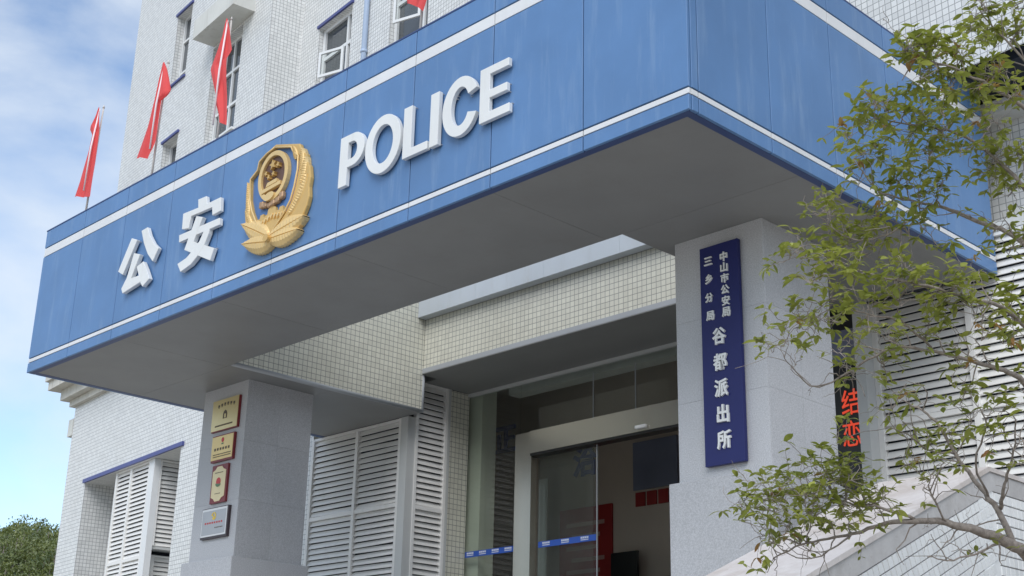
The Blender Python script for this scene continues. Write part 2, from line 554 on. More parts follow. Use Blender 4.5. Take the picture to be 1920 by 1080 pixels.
def hill_h(x, y):
    d = math.hypot(x - CAM.x, y - CAM.y)
    az = math.degrees(math.atan2(-(x - CAM.x), y - CAM.y))      # left of +Y
    t = min(1, max(0, (d - 120) / 170)); t = t * t * (3 - 2 * t)
    back = min(1, max(0, (600 - d) / 270))
    side = min(1, max(0, (az - 40) / 12)) * min(1, max(0, (125 - az) / 30))
    und = 1.0 + 0.012 * (68 - az) + 0.03 * math.sin(az * 2.3 + d * 0.03)
    return GZ - 0.5 + 39.8 * t * back * side * und
h = MB()
nx, ny = 46, 46
for i in range(nx):
    for j in range(ny):
        x = -600 + i * 11.5; y = -110 + j * 11.5
        h.v.append(Vector((x, y, hill_h(x, y))))
for i in range(nx - 1):
    for j in range(ny - 1):
        a = i * ny + j
        h.f.append((a, a + ny, a + ny + 1, a + 1))
tag(obj('hill', h, 'hill', smooth=True), kind='structure')

# ================================================================== STAIRS AND LANDING
SL = math.tan(R(23.3))
land = MB()
land.box(-13.5, -0.26, 2.2, 6.46, GZ, LZ)
tag(obj('landing', land, 'band'), kind='structure')
st = MB()
nstep = 22
rise = (LZ - GZ) / nstep
run = rise / SL
for k in range(1, nstep):
    z1 = LZ - k * rise
    y1 = 2.197 - (k - 1) * run
    st.box(-13.5, -0.26, y1 - run, y1, GZ + 0.002, z1)
tag(obj('entrance_steps', st, 'band'), kind='structure')

# ================================================================== STAIR PARAPET (right flank)
FX = 0.8
def top_z(y):
    return min(-3.86 + SL * (y - 0.153), -2.62)
YB = 0.153 + (-2.62 + 3.86) / SL
par = thing('stair_parapet', (0.3, 0, GZ), 'tiled sloping stair parapet with wide stained coping below the tree', 'parapet')
yb0 = 0.153 - (3.86 - 3.0 + 3.2) / SL
prof = [(yb0, top_z(yb0)), (YB, -2.62), (5.28, -2.62)]
# body behind the tiles (grout bed)
b = MB(frame((0, 0), (0, 1), (1, 0)))
bandh = 0.205
b.prism([[(yb0, GZ), (5.27, GZ), (5.27, -2.62 - bandh), (YB + 0.05, -2.62 - bandh), (yb0, top_z(yb0) - bandh)]], FX - 0.012, -0.2)
obj('wall', b, 'grout', par)
# band and broad sloped top
b = MB(frame((0, 0), (0, 1), (1, 0)))
b.prism([[(yb0, top_z(yb0) - bandh), (YB + 0.05, -2.62 - bandh), (5.27, -2.62 - bandh), (5.27, -2.662), (YB + 0.01, -2.662), (yb0, top_z(yb0) - 0.042)]], FX, -0.22)
obj('side_band', b, 'band', par)
b = MB(frame((0, 0), (0, 1), (1, 0)))
b.prism([[(yb0, top_z(yb0) - 0.04), (YB + 0.01, -2.66), (5.27, -2.66), (5.27, -2.62), (YB, -2.62), (yb0, top_z(yb0))]], FX + 0.014, -0.26)
obj('coping', b, 'coping', par)
# single tiles on the flank: sloping courses below the band, level courses at the landing
tw, th = 0.080, 0.090
def tile_mesh(name, T, w, hgt, mat, gap=0.008):
    mb = MB(T)
    w2, h2 = (w - gap) / 2, (hgt - gap) / 2
    c = 0.003
    pts = [(-w2, 0, -h2), (w2, 0, -h2), (w2, 0, h2), (-w2, 0, h2)]
    fr = [(-w2 + c, -0.012, -h2 + c), (w2 - c, -0.012, -h2 + c), (w2 - c, -0.012, h2 - c), (-w2 + c, -0.012, h2 - c)]
    mb.add(pts + fr, [(4, 5, 6, 7), (0, 1, 5, 4), (1, 2, 6, 5), (2, 3, 7, 6), (3, 0, 4, 7)])
    return mesh_of(name, mb, mat, Vector((0, 0, 0)))
ca, sa = math.cos(R(23.3)), math.sin(R(23.3))
Tin = lambda a, b_, z: Vector((-b_, a * ca - z * sa, a * sa + z * ca))
Tlv = lambda a, b_, z: Vector((-b_, a, z))
me_in = tile_mesh('sloped_tile', Tin, tw, th, 'tile_plain')
me_lv = tile_mesh('level_tile', Tlv, tw, th, 'tile_plain')
y_low = YB + 0.05
x_s = FX - 0.012
spots = []
for r_ in range(9):
    for c_ in range(52):
        a_ = -(c_ + 0.5) * tw; z_ = -(r_ + 0.5) * th - 0.004
        q = Tin(a_, 0, z_)
        y_, zz = y_low + q.y, -2.62 - bandh + q.z
        if y_ < y_low - 0.03 and y_ > 0.25 and zz > -3.95 + 0.13 * (y_ - 0.5) - 0.09:
            spots.append((me_in, (x_s, y_, zz)))
for r_ in range(9):
    for c_ in range(12):
        y_ = y_low + 0.03 + (c_ + 0.5) * tw; zz = -2.62 - bandh - 0.004 - (r_ + 0.5) * th
        if y_ < 4.0:
            spots.append((me_lv, (x_s, y_, zz)))
cutp = MB(); cutp.box(x_s + 0.0005, x_s + 0.0055, y_low - 0.26, y_low + 0.026, -3.6, -2.62 - bandh - 0.002); obj('cut_tile_strip', cutp, 'tile_plain', par)
random.shuffle(spots)
spots.sort(key=lambda s: (Vector(s[1]) - CAM).length)
for me_, p_ in spots[:300]:
    place('tile', me_, p_, par)
rest = MB()
for me_, p_ in spots[300:]:
    rest.add([v.co + Vector(p_) for v in me_.vertices], [tuple(pl.vertices) for pl in me_.polygons], raw=True)
if rest.v:
    tag(obj('tiling', rest, 'tile_plain', par), kind='stuff')

# ================================================================== CANOPY
H = 2.173
za, zb, zc, zd = 0.143, 0.206, 1.764, 1.904
can = thing('entrance_canopy', (-6, 0.5, 0), 'deep blue fascia entrance canopy with two white stripes and grey soffit', 'canopy')
core = MB()
core.prism([[(-11.97, 0.02), (-0.03, 0.02), (-0.03, H - 0.03), (-11.97, H - 0.03)]], 0.034, 1.74)
core.box(-11.97, -9.402, 1.741, 5.20, 0.02, H - 0.03)
core.box(-2.23, -0.03, 1.741, 5.37, 0.02, H - 0.03)
obj('core', core, 'dark', can)
g = 0.0065
def bandrow(T, cuts, lo_inset=0.0):
    for i in range(len(cuts) - 1):
        a0, a1 = cuts[i] + g, cuts[i + 1] - g
        for z0, z1, nm, mt, dep in ((0, za, 'fascia_panel', 'blue', 0), (za, zb, 'stripe', 'stripe', 0.004), (zb, zc, 'fascia_panel', 'blue', 0), (zc, zd, 'stripe', 'stripe', 0.004), (zd, H, 'fascia_panel', 'blue', 0)):
            mb = MB(T)
            zz0 = z0 + (g if z0 > 0 else 0); zz1 = z1 - (g if z1 < H else 0)
            e = 0.003 if mt == 'blue' else 0.0015
            # cushion-edged sheet panel
            mb.add([(a0, 0.03, zz0), (a1, 0.03, zz0), (a1, 0.03, zz1), (a0, 0.03, zz1),
                    (a0, dep + e, zz0), (a1, dep + e, zz0), (a1, dep + e, zz1), (a0, dep + e, zz1),
                    (a0 + e, dep, zz0 + e), (a1 - e, dep, zz0 + e), (a1 - e, dep, zz1 - e), (a0 + e, dep, zz1 - e)],
                   [(3, 2, 1, 0), (0, 1, 5, 4), (1, 2, 6, 5), (2, 3, 7, 6), (3, 0, 4, 7), (4, 5, 9, 8), (5, 6, 10, 9), (6, 7, 11, 10), (7, 4, 8, 11), (8, 9, 10, 11)])
            obj(nm, mb, mt, can)
front = [-12 + 1.2 * k for k in range(11)]
bandrow(ID, front)
side_cuts = [0.034, 0.13] + [0.13 + 1.047 * k for k in range(1, 6)]
bandrow(frame((0, 0), (0, 1), (-1, 0)), side_cuts)
bandrow(frame((-12, 0), (0, 1), (1, 0)), side_cuts)
# blue return under the edge, its underside shade put into a darker blue
tr = MB()
tr.box(-11.965, -0.035, 0.035, 0.115, 0.0015, 0.0175)
tr.box(-0.115, -0.0365, 0.1155, 5.36, 0.0015, 0.0175)
tr.box(-11.9635, -11.885, 0.1155, 5.36, 0.0015, 0.0175)
obj('edge_trim', tr, 'blue_edge', can)
tr = MB()
tr.box(-12.004, 0.004, -0.004, 0.24, H + 0.001, H + 0.02); tr.box(-0.24, 0, 0.241, 5.38, H + 0.001, H + 0.02); tr.box(-12, -11.76, 0.241, 5.38, H + 0.001, H + 0.02)
obj('top_flashing', tr, 'blue_edge', can)
def soff(x0, x1, y0, y1):
    mb = MB(); mb.box(x0 + 0.002, x1 - 0.002, y0 + 0.002, y1 - 0.002, 0.004, 0.018)
    obj('soffit_panel', mb, 'soffit', can)
xs = [-11.884 + (11.884 - 0.116) * k / 5 for k in range(6)]
for i in range(5):
    soff(xs[i], xs[i + 1], 0.116, 1.745)
for y0, y1 in ((1.745, 3.5), (3.5, 5.232)):
    soff(-11.884, -9.375, y0, y1)
    soff(-2.255, -0.116, y0, y1)
# tiled inner face of the left arm, with grey trim below
t_ = MB(); t_.box(-9.40, -9.372, 1.75, 5.186, 0.045, H)
obj('tiled_beam_face', t_, 'tile_main', can)
t_ = MB()
t_.tube([(Vector((-9.395, 1.75, 0.020)), 0.034), (Vector((-9.395, 5.20, 0.020)), 0.034)], 12)
t_.tube([(Vector((-9.395, 5.21, 0.0)), 0.034), (Vector((-9.395, 5.21, 0.70)), 0.034)], 12)
obj('beam_trim', t_, 'trim_grey', can, smooth=True)
t_ = MB(); t_.box(-11.9, -9.402, 5.201, 5.232, 0.012, 0.75); obj('beam_end', t_, 'soffit', can)
t_ = MB(); t_.box(-2.258, -2.232, 1.75, 5.186, 0.02, H)
obj('tiled_beam_face', t_, 'tile_main', can)

# ================================================================== COLUMNS
def column(x0, x1, label):
    y0, y1 = 2.33, 3.47
    c = thing('granite_column', ((x0 + x1) / 2, (y0 + y1) / 2, LZ), label, 'column')
    core = MB(); core.box(x0 + 0.03, x1 - 0.03, y0 + 0.03, y1 - 0.03, LZ, 0.0035)
    obj('core', core, 'granite', c)
    j = 0.0010
    zs = [0.0025, -0.88, -1.72, -2.52]
    for k in range(3):
        z1, z0 = zs[k] - (j if k else 0), zs[k + 1] + j
        mid = y0 + (y1 - y0) * 0.5
        for bx in ((x0, x1, y0, y0 + 0.028), (x0, x1, y1 - 0.028, y1),
                   (x1 - 0.028, x1, y0 + 0.0285, mid - j), (x1 - 0.028, x1, mid + j, y1 - 0.0285),
                   (x0, x0 + 0.028, y0 + 0.0285, y1 - 0.0285)):
            mb = MB(); mb.box(*bx, z0, z1)
            obj('granite_slab', mb, 'granite', c)
    e = 0.075
    base = MB()
    base.box(x0 - e, x1 + e, y0 - e, y1 + e, LZ, -2.524)
    o = obj('base', base, 'granite', c)
    bv = o.modifiers.new('bevel', 'BEVEL'); bv.width = 0.008; bv.segments = 2
    return c
column(-2.04, -0.95, 'grey granite column carrying the tall navy name board')
column(-10.98, -9.84, 'grey granite column with four award plaques on its face')

# ================================================================== BUILDING
bld = thing('police_station_building', (-8, 8, GZ), 'pale tiled multi-storey building with white windows and louvres behind the canopy', 'building')

def holed_wall(name, T, u0, u1, z0, z1, holes, depth, mat, v0=0.0):
    """front skin with rectangular openings and their reveals; holes: (u0,u1,z0,z1[,depth])"""
    us = sorted({u0, u1, *[x for h_ in holes for x in h_[:2] if u0 < x < u1]})
    zs = sorted({z0, z1, *[x for h_ in holes for x in h_[2:4] if z0 < x < z1]})
    mb = MB(T)
    for i in range(len(us) - 1):
        for j in range(len(zs) - 1):
            cu, cz = (us[i] + us[i + 1]) / 2, (zs[j] + zs[j + 1]) / 2
            if any(h_[0] < cu < h_[1] and h_[2] < cz < h_[3] for h_ in holes): continue
            mb.quad((us[i], v0, zs[j]), (us[i + 1], v0, zs[j]), (us[i + 1], v0, zs[j + 1]), (us[i], v0, zs[j + 1]))
    for h_ in holes:
        a0, a1, b0, b1 = h_[:4]; d = v0 + (h_[4] if len(h_) > 4 else depth)
        mb.quad((a0, v0, b0), (a0, d, b0), (a0, d, b1), (a0, v0, b1))
        mb.quad((a1, d, b0), (a1, v0, b0), (a1, v0, b1), (a1, d, b1))
        mb.quad((a0, d, b1), (a1, d, b1), (a1, v0, b1), (a0, v0, b1))
        mb.quad((a0, v0, b0), (a1, v0, b0), (a1, d, b0), (a0, d, b0))
    return obj(name, mb, mat, bld, fix=False)

def win_frame(T, u0, u1, z0, z1, v, rails=(), mulls=(), w=0.07, name='window', mat='frame_white'):
    mb = MB(T)
    mb.box(u0, u0 + w, v - 0.06, v + 0.02, z0, z1)
    mb.box(u1 - w, u1, v - 0.06, v + 0.02, z0, z1)
    mb.box(u0 + w, u1 - w, v - 0.06, v + 0.02, z1 - w, z1)
    mb.box(u0 + w, u1 - w, v - 0.06, v + 0.02, z0, z0 + w)
    edges = [z0 + w]
    for r_ in sorted(rails):
        mb.box(u0 + w, u1 - w, v - 0.055, v + 0.015, r_ - w * 0.45, r_ + w * 0.45)
    for m_ in mulls:
        mb.box(m_ - w * 0.4, m_ + w * 0.4, v - 0.052, v + 0.012, z0 + w, z1 - w)
    f = obj(name, mb, mat, bld)
    zs = [z0 + w] + sorted(rails) + [z1 - w]
    us = [u0 + w] + sorted(mulls) + [u1 - w]
    for i in range(len(zs) - 1):
        for k in range(len(us) - 1):
            p = MB(T)
            p.quad((us[k], v - 0.01, zs[i]), (us[k + 1], v - 0.01, zs[i]), (us[k + 1], v - 0.01, zs[i + 1]), (us[k], v - 0.01, zs[i + 1]))
            obj('pane', p, 'pane', f, fix=False)
    return f

def head_trim(T, u0, u1, z, v=0.0, hgt=0.06, proj=0.045, name='head_trim', mat='trim_blue'):
    mb = MB(T); mb.box(u0, u1, v - proj, v + 0.003, z, z + hgt)
    return obj(name, mb, mat, bld)

PITCH = 0.0925
def louver(parent, T, a0, a1, z0, z1, mull=(), rails=(), fw=0.055, mat_f='slat', start=True, end=True):
    fr = MB(T)
    fr.box(a0, a0 + fw, -0.02, 0.06, z0, z1)
    fr.box(a1 - fw, a1, -0.02, 0.06, z0, z1)
    fr.box(a0 + fw, a1 - fw, -0.012, 0.06, z1 - 0.04, z1)
    for m_ in mull: fr.box(m_ - fw * 0.55, m_ + fw * 0.55, -0.022, 0.06, z0, z1 - 0.04)
    ed = [a0 + fw]
    for m_ in mull: ed += [m_ - fw * 0.55, m_ + fw * 0.55]
    ed.append(a1 - fw)
    for r_ in rails:
        for k in range(0, len(ed), 2): fr.box(ed[k], ed[k + 1], -0.012, 0.05, r_ - 0.03, r_ + 0.03)
    f = obj('louver', fr, mat_f, parent)
    back = MB(T); back.quad((a0 + 0.01, 0.075, z0), (a1 - 0.01, 0.075, z0), (a1 - 0.01, 0.075, z1), (a0 + 0.01, 0.075, z1))
    obj('backing', back, 'dark', f, fix=False)
    for k in range(0, len(ed), 2):
        wl = (ed[k + 1] - ed[k]) / 2 - 0.002; cx = (ed[k] + ed[k + 1]) / 2
        mb = MB(lambda a, b_, z, o=T(0, 0, 0): T(a, b_, z) - o)
        hh = 0.040
        sec = [(0.0, -hh), (0.006, -hh - 0.004), (0.046, hh - 0.004), (0.040, hh)]
        mb.add([(-wl, q[0], q[1]) for q in sec] + [(wl, q[0], q[1]) for q in sec],
               [(0, 1, 2, 3), (7, 6, 5, 4), (0, 4, 5, 1), (1, 5, 6, 2), (2, 6, 7, 3), (3, 7, 4, 0)])
        me = mesh_of('slat', mb, 'slat', Vector((0, 0, 0)))
        tops = [z1 - 0.04] + [r_ - 0.03 for r_ in sorted(rails, reverse=True)]
        bots = [r_ + 0.03 for r_ in sorted(rails, reverse=True)] + [z0]
        for zt_, zb_ in zip(tops, bots):
            cnt = max(1, round((zt_ - zb_) / PITCH))
            stp = (zt_ - zb_) / cnt
            for q in range(cnt):
                o_ = place('slat', me, T(cx, 0, zt_ - stp * (q + 0.48)), f)
                o_.rotation_euler = (random.gauss(0, 0.006), random.gauss(0, 0.006), 0)
    return f

# ---------- left wing and tower (turned 6.5 degrees from the canopy)
rec = (-10.50, -5.40, -5.2, 0.81)
holed_wall('wing_wall', TW, -11.80, 0.0, GZ, 2.86, [(*rec, 1.25)], 1.25, 'tile_wing')
head_trim(TW, -10.56, -5.26, 0.812, 0, 0.085, 0.05)
mb = MB(TW); mb.quad((-11.8, 12, GZ), (-11.8, 0, GZ), (-11.8, 0, 2.86), (-11.8, 12, 2.86)); obj('wing_end_wall', mb, 'tile_wing', bld, fix=False)
mb = MB(TW); mb.box(-10.49, -5.41, 1.252, 1.4, -5.2, 0.8); obj('recess_back_wall', mb, 'tile_wing', bld)
lb = louver(bld, frame(TW(0, 0.09, 0)[:2], (math.cos(ANG), -math.sin(ANG)), (math.sin(ANG), math.cos(ANG))), -8.86, -7.02, -5.2, 0.805, mull=(-8.02,), rails=(-1.22,), fw=0.075)
mb = MB(TW); mb.box(-7.018, -6.78, 0.06, 0.20, -5.2, 0.805); obj('corner_post', mb, 'frame_white', bld)
louver(bld, frame(TW(-6.79, 0.205, 0)[:2], (math.sin(ANG), math.cos(ANG)), (-math.cos(ANG), math.sin(ANG))), 0.0, 1.04, -1.0, 0.80, rails=(), fw=0.03)
mb = MB(TW); mb.box(-8.85, -7.20, 0.30, 1.24, -5.2, 0.79); mb.box(-7.199, -6.88, 0.30, 1.24, -1.0, 0.79); obj('louver_box_core', mb, 'dark', bld)
louver(bld, frame(TW(-7.06, 0.305, 0)[:2], (math.sin(ANG), math.cos(ANG)), (-math.cos(ANG), math.sin(ANG))), 0.0, 0.90, -3.2, -1.15, rails=(), fw=0.09)
mb = MB(TW); mb.box(-7.3, -6.80, 0.21, 1.24, -1.06, -1.005); obj('louver_sill', mb, 'frame_grey', bld)
# cornice round the wing's roof
def ring(z0, z1, e):
    mb = MB(TW); mb.box(-11.80 - e, 0.2, -e, 12, z0, z1); return mb
obj('cornice', ring(2.862, 3.02, 0.12), 'cornice', bld)
obj('cornice', ring(3.022, 3.28, 0.30), 'cornice', bld)
obj('cornice', ring(3.282, 3.50, 0.55), 'cornice', bld)
obj('cornice', ring(3.502, 3.95, 0.62), 'cornice', bld)
mb = MB(TW); mb.box(-12.08, -11.803, -0.02, 0.5, 2.16, 2.58); obj('end_block', mb, 'ledge', bld)
# tower
TL, TR = -10.9, -3.13
W1 = (-8.25, -7.42, 10.12, 12.06); W1b = (-8.25, -7.42, 7.4, 8.60); W2 = (-5.92, -4.46, 7.62, 10.15); W2u = (-5.92, -4.46, 10.75, 13.2)
W1c = (-8.25, -7.42, 13.6, 15.5)
holed_wall('tower_wall', TW, TL, TR, 3.955, 18.0, [W1, W1b, W2, W2u, W1c], 0.30, 'tile_wing')
mb = MB(TW)
mb.quad((TL, 12, 3.955), (TL, 0, 3.955), (TL, 0, 18), (TL, 12, 18))
mb.quad((TR, 0, 3.955), (TR, 0.75, 3.955), (TR, 0.75, 18), (TR, 0, 18))
obj('tower_side_wall', mb, 'tile_wing', bld, fix=False)
mb = MB(TW); mb.box(TL + 0.05, TR - 0.05, 0.36, 12, 3.96, 17.9); obj('tower_core', mb, 'dark', bld)
mb = MB(TW); mb.box(TL - 0.1, 14, -0.1, 12.2, 18.001, 18.3); obj('roof_slab', mb, 'ledge', bld)
for w_, rails in ((W1, (10.50, 11.38)), (W1b, (8.02,)), (W1c, (14.0, 14.9))):
    win_frame(TW, *w_, 0.24, rails, (), 0.06)
    head_trim(TW, w_[0] - 0.05, w_[1] + 0.05, w_[3] + 0.002)
    head_trim(TW, w_[0] - 0.03, w_[1] + 0.03, w_[2] - 0.052, 0, 0.05, 0.05, 'sill')
win_frame(TW, *W2, 0.24, (8.48, 9.35), (-5.2,), 0.07)
head_trim(TW, W2[0] - 0.03, W2[1] + 0.03, W2[2] - 0.052, 0, 0.05, 0.06, 'sill', 'frame_white')
win_frame(TW, *W2u, 0.24, (11.6,), (-5.2,), 0.07)
mb = MB(TW); mb.box(-5.95, -3.95, -0.52, 0.001, 10.22, 10.42); mb.box(-5.95, -3.95, -0.52, -0.42, 10.421, 10.70); mb.box(-5.95, -5.85, -0.419, 0, 10.421, 10.70); mb.box(-4.05, -3.95, -0.419, 0, 10.421, 10.70)
obj('air_conditioner_ledge', mb, 'ledge', bld)
mb = MB(TW)
for k in range(12):
    u = -5.84 + k * 0.119
    mb.box(u, u + 0.018, 0.05, 0.068, 10.80, 11.9)
obj('window_grille', mb, 'frame_grey', bld)
# recessed main facade
VB = 0.75
W4 = (-2.34, -1.02, 6.9, 9.34); W5 = (0.45, 1.75, 6.9, 9.34); W6 = (3.1, 4.4, 6.9, 9.34)
holed_wall('main_wall', TW, TR, 13.5, 2.15, 18.0, [W4, W5, W6], 0.22, 'tile_wing', v0=VB)
mb = MB(TW); mb.box(TR + 0.02, 13.4, VB + 0.30, 12, 2.2, 17.9); obj('main_core', mb, 'dark', bld)
for w_ in (W4, W5, W6):
    f = win_frame(TW, *w_, VB + 0.17, (8.62,), (w_[0] + 0.98,), 0.085)
    head_trim(TW, w_[0] - 0.04, w_[1] + 0.05, w_[3] + 0.003, VB)
    # open casement leaf hinged on the right jamb
    o2 = TW(w_[0] + 0.93, VB + 0.10, 0)
    A2 = R(22)
    ux, uy = math.cos(ANG), -math.sin(ANG)           # facade direction
    vx, vy = math.sin(ANG), math.cos(ANG)            # inwards
    dd = (-ux * math.cos(A2) - vx * math.sin(A2), -uy * math.cos(A2) - vy * math.sin(A2))
    nn = (-dd[1], dd[0])
    TS = frame(o2[:2], dd, nn)
    lw = 0.62
    mb = MB(TS)
    mb.box(0, 0.055, 0, 0.04, 7.98, 8.56); mb.box(lw - 0.055, lw, 0, 0.04, 7.98, 8.56); mb.box(0.055, lw - 0.055, 0, 0.04, 8.505, 8.56); mb.box(0.055, lw - 0.055, 0, 0.04, 7.98, 8.035)
    obj('casement_sash', mb, 'frame_white', f)
    mb = MB(TS); mb.quad((0.05, 0.02, 8.03), (lw - 0.05, 0.02, 8.03), (lw - 0.05, 0.02, 8.51), (0.05, 0.02, 8.51)); obj('sash_pane', mb, 'glass', f, fix=False)
pp = MB()
pp.tube([(TW(-0.36, VB - 0.06, 2.2), 0.055), (TW(-0.36, VB - 0.06, 17.8), 0.055)], 10)
for z in (5, 7.9, 10.8, 13.7): pp.tube([(TW(-0.36, VB - 0.06, z), 0.07), (TW(-0.36, VB - 0.06, z + 0.06), 0.07)], 10)
obj('drain_pipe', pp, 'pipe', bld, smooth=True)
# terrace roof between canopy arms and facade
mb = MB(); mb.box(-12.2, 6, 5.52, 7.2, 1.98, 2.14); obj('terrace_roof', mb, 'ledge', bld)

# ---------- entrance: lintel, louvres, glazing
mb = MB(); mb.box(-9.37, -2.26, 5.19, 5.50, 0.69, 2.13); obj('lintel', mb, 'tile_main', bld)
mb = MB(); mb.box(-9.37, -2.26, 5.17, 5.50, 0.615, 0.687); obj('lintel_trim', mb, 'trim_grey', bld)
cuts = [-9.368, -8.05, -6.6, -5.15, -3.7, -2.262]
for i in range(5):
    mb = MB(); mb.box(cuts[i] + 0.002, cuts[i + 1] - 0.002, 5.03, 5.187, 1.50, 2.10)
    obj('flashing', mb, 'flash', bld)
mb = MB(); mb.box(-9.70, -2.26, 5.502, 6.53, 0.60, 0.75); mb.box(-9.40, -2.26, 5.171, 5.501, 0.600, 0.6135); obj('entrance_ceiling', mb, 'soffit_dark', bld)
mb = MB(); mb.box(-9.70, -2.26, 6.46, 6.54, 0.55, 0.599); obj('glass_channel', mb, 'frame_grey', bld)
# louvred box left of the entrance
LT = frame((0, 5.24), (1, 0), (0, 1))
louver(bld, LT, -12.22, -9.88, LZ, -0.005, mull=(-11.0,), rails=(-1.37,), fw=0.06)
mb = MB(); mb.box(-9.878, -9.71, 5.215, 5.37, LZ, -0.002); obj('corner_post', mb, 'frame_grey', bld)
ST = frame((-9.71, 5.372), (0, 1), (-1, 0))
louver(bld, ST, 0.0, 0.66, LZ, 0.598, rails=(-1.40,), fw=0.05)
mb = MB(); mb.box(-9.86, -9.69, 6.034, 6.085, LZ, 0.598); obj('edge_strip', mb, 'frame_grey', bld)
mb = MB(); mb.box(-9.86, -9.712, 6.087, 6.50, LZ, 0.598); obj('reveal_wall', mb, 'tile_main', bld)
mb = MB(); mb.box(-12.25, -9.86, 5.40, 6.45, LZ, 0.0); mb.box(-12.2, -9.87, 5.40, 6.45, 0.02, 1.97); obj('louver_core', mb, 'dark', bld)
# lobby
mb = MB()
mb.quad((-13.5, 6.56, LZ), (-0.8, 6.56, LZ), (-0.8, 9.2, LZ), (-13.5, 9.2, LZ)); obj('lobby_floor', mb, 'floor', bld)
mb = MB(); mb.box(-13.6, -0.7, 9.05, 9.25, LZ, 1.8); obj('lobby_back_wall', mb, 'lobby', bld)
mb = MB(); mb.box(-13.7, -13.6, 6.5, 9.05, LZ, 1.8); mb.box(-0.7, -0.6, 6.5, 9.05, LZ, 1.8); obj('lobby_side_wall', mb, 'lobby', bld)
mb = MB(); mb.box(-13.6, -0.7, 6.55, 9.05, 1.45, 1.6); obj('lobby_ceiling', mb, 'lobby_ceil', bld)
mb = MB(); mb.box(-9.30, -2.4, 7.0, 7.25, 0.62, 1.44); obj('lobby_bulkhead', mb, 'lobby_ceil', bld)
mb = MB(); mb.box(-13.6, -9.862, 6.47, 6.55, LZ, 1.9); obj('front_wall', mb, 'lobby', bld)
mb = MB(); mb.box(-2.25, -0.7, 6.47, 6.55, LZ, 1.9); obj('front_wall', mb, 'lobby', bld)
mb = MB(); mb.box(-9.86, -9.50, 6.60, 6.92, LZ, 1.44); obj('lobby_pillar', mb, 'pillar', bld)

ent = MB()
ent.box(-8.51, -8.16, 6.40, 6.56, LZ, -0.28)
en = obj('entrance_door_frame', ent, 'steel', bld)
mb = MB(); mb.box(-8.158, -3.842, 6.36, 6.58, -0.63, -0.282); obj('header', mb, 'steel', en)
mb = MB(); mb.box(-3.84, -3.49, 6.40, 6.56, LZ, -0.28); obj('post', mb, 'steel', en)
mb = MB(); mb.box(-8.158, -3.842, 6.375, 6.565, -0.665, -0.632); obj('door_track', mb, 'black', en)
def pane_box(x0, x1, z0, z1, y=6.50, name='glass_panel'):
    mb = MB(); mb.box(x0, x1, y, y + 0.012, z0, z1); return obj(name, mb, 'glass', en)
pane_box(-9.708, -8.512, LZ, 0.548)
pane_box(-3.488, -2.262, LZ, 0.548)
for x0, x1 in ((-8.508, -6.965), (-6.957, -6.14), (-6.132, -4.9), (-4.892, -3.49)):
    pane_box(x0, x1, -0.276, 0.548)
pane_box(-8.05, -6.86, LZ, -0.668, 6.47, 'sliding_door_leaf')
pane_box(-8.14, -7.0, LZ, -0.668, 6.53, 'fixed_side_light')
pane_box(-5.0, -3.86, LZ, -0.668, 6.53, 'fixed_side_light')
mb = MB(); mb.box(-6.875, -6.862, 6.466, 6.486, LZ, -0.668); obj('leaf_edge', mb, 'trim_grey', en)
for x in (-6.96, -6.135):
    mb = MB(); mb.box(x - 0.006, x + 0.006, 6.485, 6.499, -0.27, 0.45); obj('glass_joint', mb, 'trim_grey', en)
# blue warning band on the glass
def band(x0, x1, y, n):
    mb = MB(); mb.box(x0, x1, y, y + 0.002, -2.065, -1.975)
    b_ = obj('glass_band', mb, 'decal', en)
    for k in range(n):
        c_ = x0 + (k + 0.42) * (x1 - x0) / n
        mb = MB()
        for q in range(4): mb.box(c_ - 0.075 + q * 0.04, c_ - 0.043 + q * 0.04, y - 0.0015, y - 0.0003, -2.015, -1.988)
        mb.box(c_ - 0.075, c_ + 0.077, y - 0.0015, y - 0.0003, -2.04, -2.028)
        obj('band_print', mb, 'decal_text', en)
band(-9.69, -8.55, 6.490, 4)
band(-8.045, -6.88, 6.464, 3)
mb = MB(); mb.box(-6.0, -5.8, 6.30, 6.358, -0.60, -0.55)
o = obj('door_sensor', mb, 'frame_white', en)
bv = o.modifiers.new('bevel', 'BEVEL'); bv.width = 0.012; bv.segments = 2
# wall lettering in the lobby
for ch, cx, cz, s in (('正', -11.47, 0.58, 0.56), ('治', -9.46, -0.10, 0.56), ('廉', -7.2, -0.10, 0.5)):
    if ch == '廉': continue
    obj('wall_character', text_mb(ch, cx, cz, s, 9.02, 9.048, 0.03), 'blue_print', bld)
# ---------- right part of the facade
RT = frame((0, 5.40), (1, 0), (0, 1))
mb = MB(); mb.box(-1.73, -1.60, 5.20, 5.42, LZ, 0.598); obj('corner_post', mb, 'frame_grey', bld)
louver(bld, RT, -1.598, 3.4, -2.75, 0.50, mull=(-0.40, 0.86, 2.12), rails=(-1.42,), fw=0.065)
mb = MB(); mb.box(-1.655, 6, 5.38, 5.9, 0.503, 0.62); obj('louver_head', mb, 'ledge', bld)
mb = MB(); mb.box(-1.655, 6, 5.48, 9, GZ, 0.50); obj('right_core', mb, 'dark', bld)
mb = MB(); mb.box(-1.65, 6, 5.82, 9, 0.622, 3.3); obj('recessed_wall', mb, 'tile_wing', bld)
mb = MB(); mb.box(-1.40, 6, 5.414, 5.6, 3.17, 18); b_ = obj('bay_wall', mb, 'grout', bld)
mb = MB(); mb.box(-1.40, 6, 5.601, 9, 3.301, 18); obj('bay_core', mb, 'dark', bld)
mb = MB(); mb.box(-1.44, 6, 5.39, 5.82, 3.13, 3.169); obj('bay_soffit', mb, 'soffit', bld)
mb = MB(); mb.box(-1.47, -1.402, 5.385, 5.60, 3.17, 18); obj('bay_corner', mb, 'frame_white', bld)
me_b = tile_mesh('bay_tile', ID, 0.083, 0.083, 'tile_plain')
n = 0
spots = []
